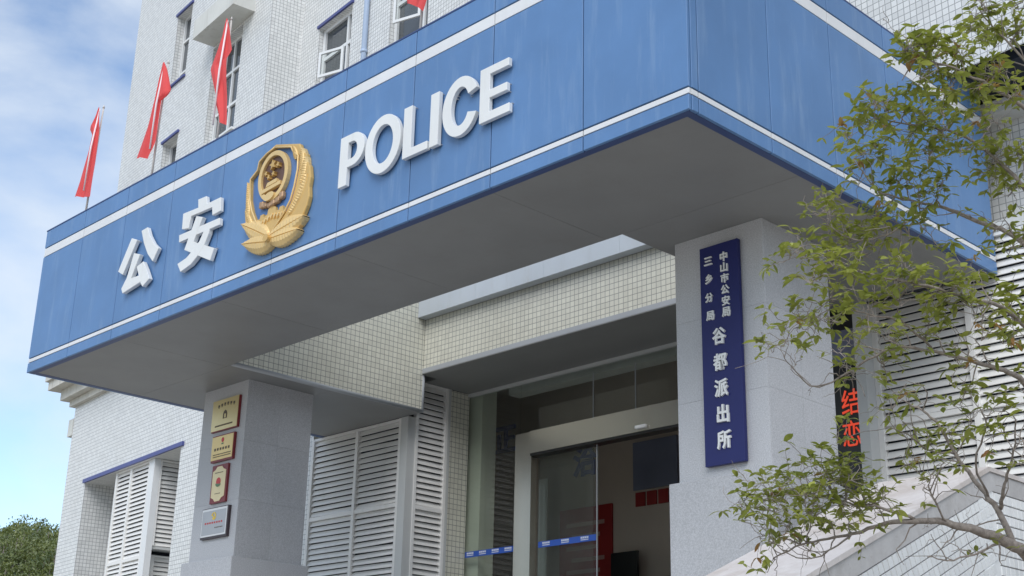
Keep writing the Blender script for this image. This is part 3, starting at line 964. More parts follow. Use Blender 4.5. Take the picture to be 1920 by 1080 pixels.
for r_ in range(20):
    for c_ in range(42):
        spots.append((-1.395 + (c_ + 0.5) * 0.083, 5.412, 3.172 + (r_ + 0.5) * 0.083))
def visible_first(p):
    return (p[2] > 3.17 + 0.0 and p[0] > 1.0) + (p[2] - 3.17) * 0.55 + max(0, p[0] - 0.3) * 0.4
spots.sort(key=visible_first)
for p_ in spots[:300]: place('tile', me_b, p_, b_)
rest = MB()
for p_ in spots[300:]:
    rest.add([v.co + Vector(p_) for v in me_b.vertices], [tuple(q.vertices) for q in me_b.polygons], raw=True)
tag(obj('tiling', rest, 'tile_plain', b_), kind='stuff')
mb = MB(); mb.box(-1.9, -1.475, 5.75, 5.9, 2.2, 18); obj('brown_reveal', mb, 'brown', bld)
mb = MB(); mb.box(-3.2, -1.62, 5.36, 5.74, 3.98, 18); obj('bay_wall', mb, 'tile_main', bld)

# ================================================================== LETTERS ON THE FASCIA
def arc(cx, cz, rx, rz, a0, a1, n=20):
    return [(cx + rx * math.cos(R(a0 + (a1 - a0) * i / n)), cz + rz * math.sin(R(a0 + (a1 - a0) * i / n))) for i in range(n + 1)]
Y0, Y1 = -0.070, -0.022
def letter(name, strokes, label, cat='letter', group='raised white letters on the canopy fascia'):
    mb = MB()
    for k, loops in enumerate(strokes):
        mb.prism(loops, Y0 - 0.002 * k, Y1 + 0.0015 * k)
    xs = [v.x for v in mb.v]; zs = [v.z for v in mb.v]
    org = Vector(((min(xs) + max(xs)) / 2, Y1, min(zs)))
    # fixing studs to the fascia
    for sx in (0.35, 0.65):
        pass
    o = obj(name, mb, 'letter', None, org=org)
    bv = o.modifiers.new('bevel', 'BEVEL'); bv.width = 0.006; bv.segments = 2; bv.limit_method = 'ANGLE'
    tag(o, label, cat, group)
    stud = MB()
    cx, cz = org.x, (min(zs) + max(zs)) / 2
    pts = [v for v in mb.v if v.y > Y1 - 0.02]
    for v in random.sample(pts, min(4, len(pts))):
        c0 = Vector((v.x * 0.94 + cx * 0.06, 0, v.z * 0.94 + cz * 0.06))
        stud.tube([(c0 + Vector((0, Y1 - 0.004, 0)), 0.006), (c0 + Vector((0, 0.002, 0)), 0.006)], 6)
    s = obj('fixing_stud', stud, 'trim_grey', None, org=org)
    s.parent = o; s.location = (0, 0, 0)
    return o
zt, zl = 1.262, 0.668
Pl = [(-4.728, zl), (-4.588, zl), (-4.588, 0.875)] + arc(-4.50, 1.0685, 0.195, 0.1935, -90, 90, 16) + [(-4.728, zt)]
Ph = [(-4.588, 0.966)] + arc(-4.515, 1.067, 0.085, 0.101, -90, 90, 10) + [(-4.588, 1.168)]
letter('letter_p', [[Pl, Ph]], 'raised white capital P, first letter of the English word')
letter('letter_o', [[arc(-3.992, 0.962, 0.292, 0.335, 0, 351, 39), arc(-3.992, 0.962, 0.168, 0.222, 0, 351, 39)]], 'raised white round capital O between P and L')
letter('letter_l', [[[(-3.657, 0.671), (-3.27, 0.671), (-3.27, 0.762), (-3.528, 0.762), (-3.528, zt - 0.01), (-3.657, zt - 0.01)]]], 'raised white capital L between O and I')
letter('letter_i', [[[(-3.236, 0.665), (-3.108, 0.665), (-3.108, zt), (-3.236, zt)]]], 'raised white capital I, a plain upright bar')
Co = arc(-2.79, 0.977, 0.262, 0.325, 24, 336, 36) + arc(-2.79, 0.977, 0.130, 0.212, 332, 28, 30)
letter('letter_c', [[Co]], 'raised white capital C, open to the right')
letter('letter_e', [[[(-2.506, 0.678), (-2.086, 0.678), (-2.086, 0.772), (-2.366, 0.772), (-2.366, 0.918), (-2.125, 0.918), (-2.125, 1.006), (-2.366, 1.006), (-2.366, 1.178), (-2.105, 1.178), (-2.105, 1.264), (-2.506, 1.264)]]], 'raised white capital E, last letter of the English word')
gong = [[[(-9.221, 1.305), (-9.065, 1.241), (-9.347, 0.821), (-9.486, 0.898)]],
        [[(-8.979, 1.343), (-8.827, 1.353), (-8.746, 1.22), (-8.615, 1.074), (-8.474, 0.97), (-8.591, 0.816), (-8.741, 0.956), (-8.871, 1.134)]],
        [[(-9.103, 1.062), (-8.935, 1.003), (-9.101, 0.709), (-8.908, 0.704), (-8.985, 0.841), (-8.83, 0.878), (-8.727, 0.751), (-8.617, 0.59), (-8.776, 0.518), (-8.845, 0.596), (-9.282, 0.545), (-9.332, 0.621), (-9.219, 0.747)]]]
letter('chinese_character', gong, 'raised white Chinese character nearest the left end of the fascia')
an = [[[(-7.956, 1.295), (-7.605, 1.277), (-7.627, 1.393), (-7.439, 1.384), (-7.4, 1.271), (-7.1, 1.271), (-7.076, 1.084), (-7.257, 1.075), (-7.276, 1.187), (-7.754, 1.204), (-7.787, 1.049), (-7.946, 1.08)]],
      [[(-7.992, 1.012), (-7.074, 0.991), (-7.066, 0.898), (-7.976, 0.912)]],
      [[(-7.621, 1.167), (-7.465, 1.111), (-7.622, 0.826), (-7.129, 0.615), (-7.197, 0.471), (-7.827, 0.772)]],
      [[(-7.397, 0.918), (-7.275, 0.92), (-7.288, 0.84), (-7.361, 0.716), (-7.478, 0.612), (-7.628, 0.53), (-7.856, 0.489), (-7.952, 0.616), (-7.76, 0.644), (-7.607, 0.717), (-7.484, 0.797)]]]
letter('chinese_character', an, 'raised white Chinese character with a roof stroke, just left of the emblem')

# ================================================================== EMBLEM
em = thing('gold_emblem', (-5.92, -0.004, 0.25), 'gold relief police emblem with stars, gate and leaf wreath on the fascia', 'emblem')
EO = [(-6.011, 1.622), (-5.526, 1.474), (-5.475, 1.357), (-5.371, 1.299), (-5.359, 1.2), (-5.297, 1.125), (-5.264, 0.974), (-5.28, 0.866), (-5.262, 0.741), (-5.291, 0.64), (-5.39, 0.484), (-5.50, 0.40), (-5.72, 0.335), (-5.95, 0.36), (-6.20, 0.45), (-6.40, 0.60), (-6.50, 0.72), (-6.55, 0.923), (-6.524, 1.014), (-6.503, 1.14), (-6.472, 1.196), (-6.479, 1.331), (-6.345, 1.406), (-6.32, 1.506), (-6.185, 1.571)]
EI = [(-6.004, 1.575), (-5.674, 1.475), (-5.629, 1.407), (-5.519, 1.315), (-5.509, 1.144), (-5.546, 0.95), (-5.599, 0.792), (-5.705, 0.666), (-5.861, 0.537), (-5.973, 0.442), (-6.117, 0.56), (-6.268, 0.714), (-6.37, 0.872), (-6.435, 1.033), (-6.463, 1.309), (-6.328, 1.384), (-6.305, 1.488), (-6.156, 1.548)]
mb = MB(); mb.prism([EO, EI], -0.064, -0.003); o = obj('wreath_frame', mb, 'gold', em)
bv = o.modifiers.new('bevel', 'BEVEL'); bv.width = 0.014; bv.segments = 2; bv.limit_method = 'ANGLE'
mb = MB(); mb.prism([EI], -0.030, -0.004); obj('blue_field', mb, 'emblem_blue', em)
# inner rim following the shield opening
rim = MB()
cl = EI + EI[:1]
rim.tube([(Vector((x, -0.074, z)), 0.011) for x, z in cl], 8)
obj('shield_rim', rim, 'gold_pale', em, smooth=True)
def ell(cx, cz, rx, rz, rotd, n=36, a0=0, a1=360):
    c_, s_ = math.cos(R(rotd)), math.sin(R(rotd))
    pts = []
    for i in range(n):
        t_ = R(a0 + (a1 - a0) * i / n)
        x, z = rx * math.cos(t_), rz * math.sin(t_)
        pts.append((cx + x * c_ - z * s_, cz + x * s_ + z * c_))
    return pts
rc = (-5.985, 1.205)
mb = MB(); mb.prism([ell(*rc, 0.292, 0.318, 20), ell(*rc, 0.232, 0.256, 20)], -0.088, -0.03); o = obj('grain_ring', mb, 'gold_pale', em)
bv = o.modifiers.new('bevel', 'BEVEL'); bv.width = 0.016; bv.segments = 2; bv.limit_method = 'ANGLE'
mb = MB(); mb.prism([ell(*rc, 0.234, 0.258, 20)], -0.055, -0.03); obj('dark_disc', mb, 'emblem_dark', em)
def star(cx, cz, r_, rot=0):
    pts = []
    for i in range(10):
        rr = r_ if i % 2 == 0 else r_ * 0.42
        a_ = R(90 + rot + i * 36)
        pts.append((cx + rr * math.cos(a_), cz + rr * math.sin(a_)))
    return pts
for cx, cz, r_ in ((-5.99, 1.345, 0.068), (-5.885, 1.315, 0.038), (-6.115, 1.265, 0.036), (-6.055, 1.205, 0.036), (-5.965, 1.225, 0.036)):
    mb = MB(); mb.prism([star(cx, cz, r_, 10)], -0.098, -0.05); obj('star', mb, 'gold', em)
mb = MB()
mb.prism([[(-6.17, 1.02), (-5.80, 1.045), (-5.80, 1.09), (-6.17, 1.065)]], -0.100, -0.05)
mb.prism([[(-6.10, 1.085), (-5.88, 1.10), (-5.89, 1.145), (-6.07, 1.135)]], -0.094, -0.05)
obj('gate_relief', mb, 'gold_pale', em)
mb = MB(); mb.prism([ell(-6.0, 0.945, 0.10, 0.05, 5, 18)], -0.108, -0.04); obj('cogwheel', mb, 'gold_pale', em)
folds = [(-6.19, 0.905, 0.075, 0.10, 12), (-6.11, 0.880, 0.075, 0.085, -8), (-6.03, 0.862, 0.07, 0.08, 10), (-5.95, 0.868, 0.07, 0.08, -10), (-5.87, 0.885, 0.075, 0.085, 8), (-5.79, 0.915, 0.075, 0.10, -12)]
for k, (cx, cz, w_, h_, rr) in enumerate(folds):
    mb = MB()
    mb.prism([[(cx - w_ * 0.55, cz - h_ * 0.45 - 0.01 * math.sin(rr)), (cx + w_ * 0.1, cz - h_ * 0.60), (cx + w_ * 0.55, cz - h_ * 0.40), (cx + w_ * 0.5, cz + h_ * 0.40), (cx + w_ * 0.05, cz + h_ * 0.30), (cx - w_ * 0.5, cz + h_ * 0.45)]], -0.082 - 0.007 * (k % 2), -0.03)
    o = obj('ribbon_fold', mb, 'gold_brown', em)
    bv = o.modifiers.new('bevel', 'BEVEL'); bv.width = 0.012; bv.segments = 1; bv.limit_method = 'ANGLE'
# battlements of the wall
wl = [(-6.26, 0.715), (-6.21, 0.735), (-6.20, 0.775), (-6.14, 0.775), (-6.13, 0.73), (-6.06, 0.75), (-6.05, 0.81), (-5.97, 0.835), (-5.90, 0.80), (-5.89, 0.75), (-5.83, 0.74), (-5.82, 0.775), (-5.76, 0.775), (-5.75, 0.725), (-5.70, 0.68), (-5.86, 0.545), (-5.973, 0.450), (-6.115, 0.565)]
mb = MB(); mb.prism([wl], -0.062, -0.025); obj('battlement_relief', mb, 'gold', em)
mb = MB()
for i in range(7):
    x = -6.17 + i * 0.065; z = 0.70 - abs(i - 3) * 0.012
    mb.prism([[(x, z), (x + 0.03, z + 0.03), (x + 0.045, z + 0.01), (x + 0.012, z - 0.04)]], -0.078 - 0.001 * i, -0.06)
obj('battlement_stones', mb, 'gold_pale', em)
def leaf_relief(cx, cz, ln, wd, ang, lift, nm='leaf'):
    """broad leaf with a ridge, toothed edge and a midrib groove"""
    n = 22
    c_, s_ = math.cos(R(ang)), math.sin(R(ang))
    def tr(a, b_): return (cx + a * c_ - b_ * s_, cz + a * s_ + b_ * c_)
    mb = MB()
    rows = []
    for i in range(n + 1):
        t_ = i / n
        w_ = wd * math.sin(math.pi * min(1, t_ ** 0.8)) ** 0.75 * (1 + (0.07 if i % 2 else -0.05)) + 0.006
        a = t_ * ln
        row = []
        for k, hk in ((-1, 0.030), (-0.55, 0.062), (-0.07, 0.070), (0, 0.056), (0.07, 0.070), (0.55, 0.062), (1, 0.030)):
            x, z = tr(a, w_ * k)
            row.append((x, -(lift + hk - (0.008 if i % 2 else 0)), z))
        rows.append(row)
    pts = [p for r_ in rows for p in r_]
    fs = []
    for i in range(n):
        for k in range(6):
            a = i * 7 + k
            fs.append((a, a + 1, a + 8, a + 7))
    m0 = len(pts)
    for r_ in rows: pts += [(r_[0][0], -0.004, r_[0][2]), (r_[-1][0], -0.004, r_[-1][2])]
    for i in range(n):
        fs.append((i * 7, (i + 1) * 7, m0 + (i + 1) * 2, m0 + i * 2))
        fs.append((i * 7 + 6, m0 + i * 2 + 1, m0 + (i + 1) * 2 + 1, (i + 1) * 7 + 6))
    mb.add(pts, fs)
    return obj(nm, mb, 'gold_pale', em)
leaf_relief(-5.97, 0.445, 0.66, 0.125, 152, 0.03)
leaf_relief(-5.95, 0.44, 0.66, 0.125, 6, 0.035)
leaf_relief(-5.90, 0.36, 0.60, 0.115, 168, 0.04)
leaf_relief(-5.96, 0.40, 0.58, 0.105, -3, 0.042)
mb = MB(); mb.prism([ell(-5.93, 0.40, 0.05, 0.045, 0, 14)], -0.15, -0.03); obj('leaf_knot', mb, 'gold', em)
for cx, cz, ln, wd, an_ in ((-5.62, 0.62, 0.34, 0.055, 48), (-5.50, 0.72, 0.36, 0.06, 62), (-5.43, 0.95, 0.32, 0.055, 80), (-5.44, 1.12, 0.28, 0.05, 95), (-6.33, 0.60, 0.34, 0.05, 118), (-6.45, 0.80, 0.34, 0.045, 100), (-6.49, 1.0, 0.28, 0.03, 95), (-5.56, 1.28, 0.20, 0.045, 110)):
    leaf_relief(cx, cz, ln, wd, an_, 0.02, 'wreath_leaf')

# ================================================================== NAME BOARD
nb = thing('name_board', (-1.44, 2.29, -2.41), 'tall narrow navy board with white Chinese characters on the granite column', 'sign')
mb = MB(); mb.box(-1.675, -1.205, 2.268, 2.318, -2.412, -0.162); o = obj('board', mb, 'navy', nb)
bv = o.modifiers.new('bevel', 'BEVEL'); bv.width = 0.004; bv.segments = 2
mb = MB(); mb.box(-1.63, -1.25, 2.319, 2.3295, -2.2, -0.4); obj('mounting_rail', mb, 'trim_grey', nb)
for ch, x, z in (('中', -1.368, -0.32), ('山', -1.367, -0.434), ('市', -1.363, -0.55), ('公', -1.362, -0.67), ('安', -1.358, -0.788), ('局', -1.358, -0.906),
                 ('三', -1.561, -0.324), ('乡', -1.559, -0.514), ('分', -1.56, -0.712), ('局', -1.553, -0.905)):
    obj('character', text_mb(ch, x, z, 0.098, 2.250, 2.2675, 0.022), 'letter', nb)
for ch, x, z in (('谷', -1.449, -1.135), ('都', -1.446, -1.401), ('派', -1.442, -1.665), ('出', -1.433, -1.922), ('所', -1.429, -2.179)):
    obj('character', text_mb(ch, x, z, 0.180, 2.244, 2.2675, 0.026, 0.9), 'letter', nb)

# ================================================================== PLAQUES on the left column
def plaque(loc, label):
    return thing('plaque', loc, label, 'plaque', 'award plaques stacked on the left column')
YF = 2.329
p1 = plaque((-10.32, YF, -0.675), 'brass square plaque, topmost of the four on the column')
mb = MB(); mb.box(-10.665, -9.985, YF - 0.035, YF, -0.672, -0.205); obj('backing_board', mb, 'maroon', p1)
mb = MB(); mb.box(-10.665, -9.997, YF - 0.042, YF - 0.0355, -0.660, -0.205); obj('face', mb, 'brass', p1)
mb = MB()
for k in range(6):
    x = -10.52 + k * 0.078; z = -0.315 + 0.018 * math.sin(math.pi * k / 5)
    mb.box(x, x + 0.045, YF - 0.0445, YF - 0.0422, z, z + 0.035); mb.box(x + 0.008, x + 0.038, YF - 0.0447, YF - 0.0422, z - 0.014, z - 0.006)
for k in range(12):
    mb.box(-10.56 + k * 0.038, -10.53 + k * 0.038, YF - 0.0445, YF - 0.0422, -0.605, -0.583)
obj('engraved_text', mb, 'print_dark', p1)['kind'] = 'stuff'
mb = MB(); mb.prism([[(-10.37, -0.50), (-10.37, -0.43), (-10.355, -0.395), (-10.32, -0.375), (-10.285, -0.395), (-10.27, -0.43), (-10.27, -0.50)], [(-10.345, -0.49), (-10.295, -0.49), (-10.295, -0.43), (-10.345, -0.43)]], YF - 0.0455, YF - 0.0422); obj('engraved_gate', mb, 'print_dark', p1)

p2 = plaque((-10.31, YF, -1.13), 'gold plaque with small red badge and maroon edges, second from top')
mb = MB(); mb.box(-10.59, -10.03, YF - 0.04, YF, -1.128, -0.74); obj('backing_board', mb, 'maroon', p2)
mb = MB(); mb.box(-10.585, -10.045, YF - 0.046, YF - 0.0405, -1.10, -0.757); obj('face', mb, 'gold_plate', p2)
mb = MB(); mb.prism([ell(-10.31, -0.82, 0.032, 0.036, 0, 14)], YF - 0.050, YF - 0.0462); obj('badge', mb, 'print_red', p2)
mb = MB(); mb.box(-10.335, -10.285, YF - 0.0495, YF - 0.0462, -0.885, -0.865); obj('badge_base', mb, 'print_green', p2)
mb = MB()
for k in range(6): mb.box(-10.51 + k * 0.07, -10.468 + k * 0.07, YF - 0.0485, YF - 0.0462, -0.965, -0.928)
for k in range(14): mb.box(-10.53 + k * 0.033, -10.507 + k * 0.033, YF - 0.0485, YF - 0.0462, -1.03, -1.016)
for k in range(14): mb.box(-10.53 + k * 0.033, -10.507 + k * 0.033, YF - 0.0485, YF - 0.0462, -1.062, -1.048)
obj('printed_text', mb, 'print_dark', p2)['kind'] = 'stuff'

p3 = plaque((-10.33, YF, -1.73), 'upright maroon framed cream plaque, third from top')
mb = MB(); mb.box(-10.525, -10.125, YF - 0.035, YF, -1.728, -1.178); obj('backing_board', mb, 'maroon', p3)
fc = [(-10.495, -1.64), (-10.43, -1.665), (-10.39, -1.705), (-10.27, -1.705), (-10.23, -1.665), (-10.16, -1.64), (-10.16, -1.27), (-10.23, -1.245), (-10.27, -1.205), (-10.39, -1.205), (-10.43, -1.245), (-10.495, -1.27)]
mb = MB(); mb.prism([fc], YF - 0.041, YF - 0.0355); obj('face', mb, 'cream_plate', p3)
mb = MB(); mb.prism([ell(-10.33, -1.425, 0.058, 0.06, 0, 20)], YF - 0.044, YF - 0.0412); obj('badge', mb, 'print_red', p3)
mb = MB(); mb.prism([ell(-10.33, -1.45, 0.068, 0.05, 0, 16, 180, 360)], YF - 0.0465, YF - 0.0442); obj('badge_base', mb, 'print_green', p3)
mb = MB()
for k in range(9): mb.box(-10.43 + k * 0.023, -10.414 + k * 0.023, YF - 0.043, YF - 0.0412, -1.30, -1.288)
for k in range(7): mb.box(-10.40 + k * 0.021, -10.386 + k * 0.021, YF - 0.043, YF - 0.0412, -1.60, -1.59)
obj('printed_text', mb, 'print_dark', p3)['kind'] = 'stuff'

p4 = plaque((-10.33, YF, -2.23), 'silver plaque in dark frame with yellow badge, lowest of the four')
mb = MB(); mb.box(-10.665, -9.995, YF - 0.045, YF, -2.225, -1.792); obj('frame', mb, 'plaque_dark', p4)
mb = MB(); mb.box(-10.655, -10.022, YF - 0.049, YF - 0.0455, -2.195, -1.803); obj('pale_border', mb, 'frame_white', p4)
mb = MB(); mb.box(-10.635, -10.047, YF - 0.0525, YF - 0.0495, -2.172, -1.835); obj('face', mb, 'silver_plate', p4)
mb = MB()
oc = arc(-10.34, -1.915, 0.050, 0.055, 130, -150, 18) + arc(-10.345, -1.91, 0.032, 0.036, -140, 120, 16)
mb.prism([oc], YF - 0.056, YF - 0.0527)
mb.prism([[(-10.40, -1.895), (-10.385, -1.88), (-10.30, -1.955), (-10.315, -1.968)]], YF - 0.0575, YF - 0.0527)
mb.prism([[(-10.405, -1.90), (-10.37, -1.868), (-10.36, -1.88), (-10.393, -1.912)]], YF - 0.059, YF - 0.0527)
obj('yellow_badge', mb, 'yellow', p4)
mb = MB()
for k in range(8): mb.box(-10.56 + k * 0.058, -10.525 + k * 0.058, YF - 0.0545, YF - 0.0527, -2.02, -1.995)
obj('red_print', mb, 'print_red', p4)['kind'] = 'stuff'
mb = MB()
for k in range(6): mb.box(-10.30 + k * 0.035, -10.278 + k * 0.035, YF - 0.0545, YF - 0.0527, -2.09, -2.075)
obj('dark_print', mb, 'print_dark', p4)['kind'] = 'stuff'

# ================================================================== LED TICKER
ld = thing('led_sign', (-2.1, 5.42, -2.7), 'narrow black upright display with glowing red Chinese characters beside the louvres', 'display')
mb = MB(); mb.box(-2.45, -1.74, 5.36, 5.46, -2.75, 0.3); obj('housing', mb, 'black', ld)
mb = MB(); mb.box(-2.40, -1.75, 5.352, 5.3595, -0.62, -0.22); obj('grey_panel', mb, 'screen', ld)
obj('character', text_mb('结', -1.915, -1.10, 0.30, 5.347, 5.3585, 0.0, 0.8), 'led', ld)
obj('character', text_mb('恋', -1.925, -1.47, 0.30, 5.347, 5.3585, 0.0, 0.8), 'led', ld)

# ================================================================== THINGS IN THE LOBBY
rb = thing('notice_board', (-9.4, 9.0, -2.6), 'red notice board with pale lines of text inside the lobby', 'board')
mb = MB(); mb.box(-10.02, -8.82, 9.0, 9.04, -2.6, -0.93); obj('panel', mb, 'red_board', rb)
mb = MB()
for k in range(6): mb.box(-9.85 + 0.12 * (k % 2), -8.98 - 0.1 * (k % 3), 8.995, 8.9985, -1.25 - k * 0.2, -1.18 - k * 0.2)
obj('text_line', mb, 'board_text', rb)['kind'] = 'stuff'
for k in range(4):
    b_ = MB(); b_.box(-8.31 + k * 0.245, -8.11 + k * 0.245, 9.02, 9.046, -1.05, -0.82)
    nth = ('leftmost', 'second from left', 'third from left', 'rightmost')[k]
    tag(obj('red_pennant', b_, 'red_board', None, org=Vector((-8.21 + k * 0.245, 9.03, -1.05))), f'small red card on the lobby wall, {nth} of four', 'card', 'red cards in a row in the lobby')
b_ = MB(); b_.box(-8.34, -7.40, 9.0, 9.046, -0.78, 0.03)
tag(obj('wall_screen', b_, 'screen', None, org=Vector((-7.9, 9.02, -0.78))), 'blue grey screen on the lobby wall above the red cards', 'screen')
tv = thing('monitor', (-8.3, 8.6, LZ), 'black monitor on a stand low in the lobby', 'monitor')
mb = MB(); mb.box(-8.62, -8.06, 8.75, 8.80, -2.25, -1.82); obj('screen', mb, 'black', tv)
mb = MB(); mb.box(-8.37, -8.31, 8.78, 8.82, LZ, -2.0); mb.box(-8.55, -8.13, 8.6, 8.95, LZ, LZ + 0.03); obj('stand', mb, 'black', tv)
dk = thing('reception_desk', (-6.8, 8.3, LZ), 'dark wooden reception desk at the back of the lobby', 'desk')
mb = MB(); mb.box(-7.9, -5.6, 8.1, 8.7, LZ, -2.45); obj('body', mb, 'brown', dk)
mb = MB(); mb.box(-7.95, -5.55, 8.05, 8.75, -2.448, -2.40); obj('top', mb, 'black', dk)
pd = thing('reflection_strip', (-10.2, 8.5, LZ), 'pale upright banner strip drawn as a solid panel inside the glass', 'reflection')
mb = MB(); mb.box(-10.05, -9.86, 8.5, 8.52, LZ + 0.05, -0.45); obj('panel', mb, 'frame_white', pd)  # panel added to draw the pale door-frame reflection as a solid strip
mb = MB(); mb.box(-10.10, -9.81, 8.44, 8.58, LZ, LZ + 0.05); obj('foot', mb, 'black', pd)

# ================================================================== FLAGS
def interp(pl_, z):
    for (z0, x0), (z1, x1) in zip(pl_, pl_[1:]):
        if z <= z0 and z >= z1:
            t_ = (z0 - z) / (z0 - z1) if z0 != z1 else 0
            return x0 + (x1 - x0) * t_
    return pl_[-1][1] if z < pl_[-1][0] else pl_[0][1]
def flag(base, top, left, right, label, seed):
    rnd = random.Random(seed)
    f = thing('red_flag', (base[0], 0.25, H + 0.02), label, 'flag', 'red flags along the canopy roof')
    pb, pt = Vector((base[0], 0.25, H + 0.02)), Vector((top[0], 0.25, top[1]))
    mb = MB(); mb.tube([(pb, 0.017), (pt, 0.012)], 8); mb.tube([(pt, 0.02), (pt + Vector((0, 0, 0.05)), 0.004)], 8); mb.tube([(pb, 0.05), (pb + Vector((0, 0, 0.05)), 0.03)], 8)
    obj('pole', mb, 'pole', f, smooth=True)
    n, m = 36, 18
    zt_ = top[1] - 0.01
    zl_, zr_ = left[-1][0], right[-1][0]
    ph = rnd.uniform(0, 6)
    pts = []
    for i in range(n + 1):
        t_ = i / n
        for j in range(m + 1):
            s_ = j / m
            zb_ = zl_ + (zr_ - zl_) * s_
            z = zt_ + (zb_ - zt_) * t_
            xl, xr = interp(left, max(z, zl_)), interp(right, max(z, zr_))
            x = xl + (xr - xl) * s_
            w_ = max(0.0, min(1, (xr - xl) * 3))
            px = pb.x + (pt.x - pb.x) * (z - pb.z) / (pt.z - pb.z)
            y = 0.25 - 0.055 + w_ * (0.024 * math.sin(s_ * 9 + ph + t_ * 2.2) + 0.010 * math.sin(s_ * 17 + t_ * 5 + ph * 2)) - 0.02 * math.exp(-((x - px) / 0.05) ** 2)
            pts.append(Vector((x, y, z)))
    mb = MB(); mb.v = pts
    for i in range(n):
        for j in range(m):
            a = i * (m + 1) + j
            mb.f.append((a, a + 1, a + m + 2, a + m + 1))
    obj('cloth', mb, 'flag', f, smooth=True)
    zb2 = max(zl_, zr_) - 0.02
    k0 = (zb2 - pb.z) / (pt.z - pb.z)
    q = pb.lerp(pt, k0)
    mb = MB(); mb.tube([(q + Vector((0.02, -0.095, 0)), 0.013), (pb.lerp(pt, (1 + k0) / 2) + Vector((0.02, -0.10, 0)), 0.014), (pt + Vector((0.01, -0.06, -0.04)), 0.011)], 10)
    obj('sleeve', mb, 'sleeve', f, smooth=True)
flag((-11.37, 0), (-11.236, 4.05), [(4.05, -11.24), (3.8, -11.55), (3.62, -11.39), (3.2, -11.5), (2.93, -11.58), (2.71, -11.68)], [(4.05, -11.23), (3.6, -11.14), (3.1, -11.1), (2.54, -11.12)], 'limp red flag at the far left corner of the canopy, against the sky', 1)
flag((-9.51, 0), (-9.407, 4.11), [(4.11, -9.42), (3.93, -9.49), (3.2, -9.73), (2.78, -9.92)], [(4.11, -9.40), (3.56, -9.12), (3.51, -9.36), (2.86, -9.38), (2.64, -9.49)], 'limp red flag slanting past the tower wall, second from left', 2)
flag((-7.88, 0), (-7.82, 4.16), [(4.16, -7.83), (3.95, -7.94), (3.52, -8.145), (3.18, -7.99), (2.79, -7.82), (2.6, -7.76)], [(4.16, -7.81), (3.58, -7.6), (3.52, -7.72), (2.9, -7.61), (2.5, -7.58)], 'limp red flag hanging in front of the tall tower window', 3)
flag((-3.86, 0), (-3.78, 4.1), [(4.1, -3.80), (3.5, -4.12), (3.0, -4.10), (2.78, -4.03)], [(4.1, -3.77), (3.4, -3.50), (2.9, -3.58), (2.57, -3.75)], 'red flag cut by the top of the picture, nearest the lettering', 4)

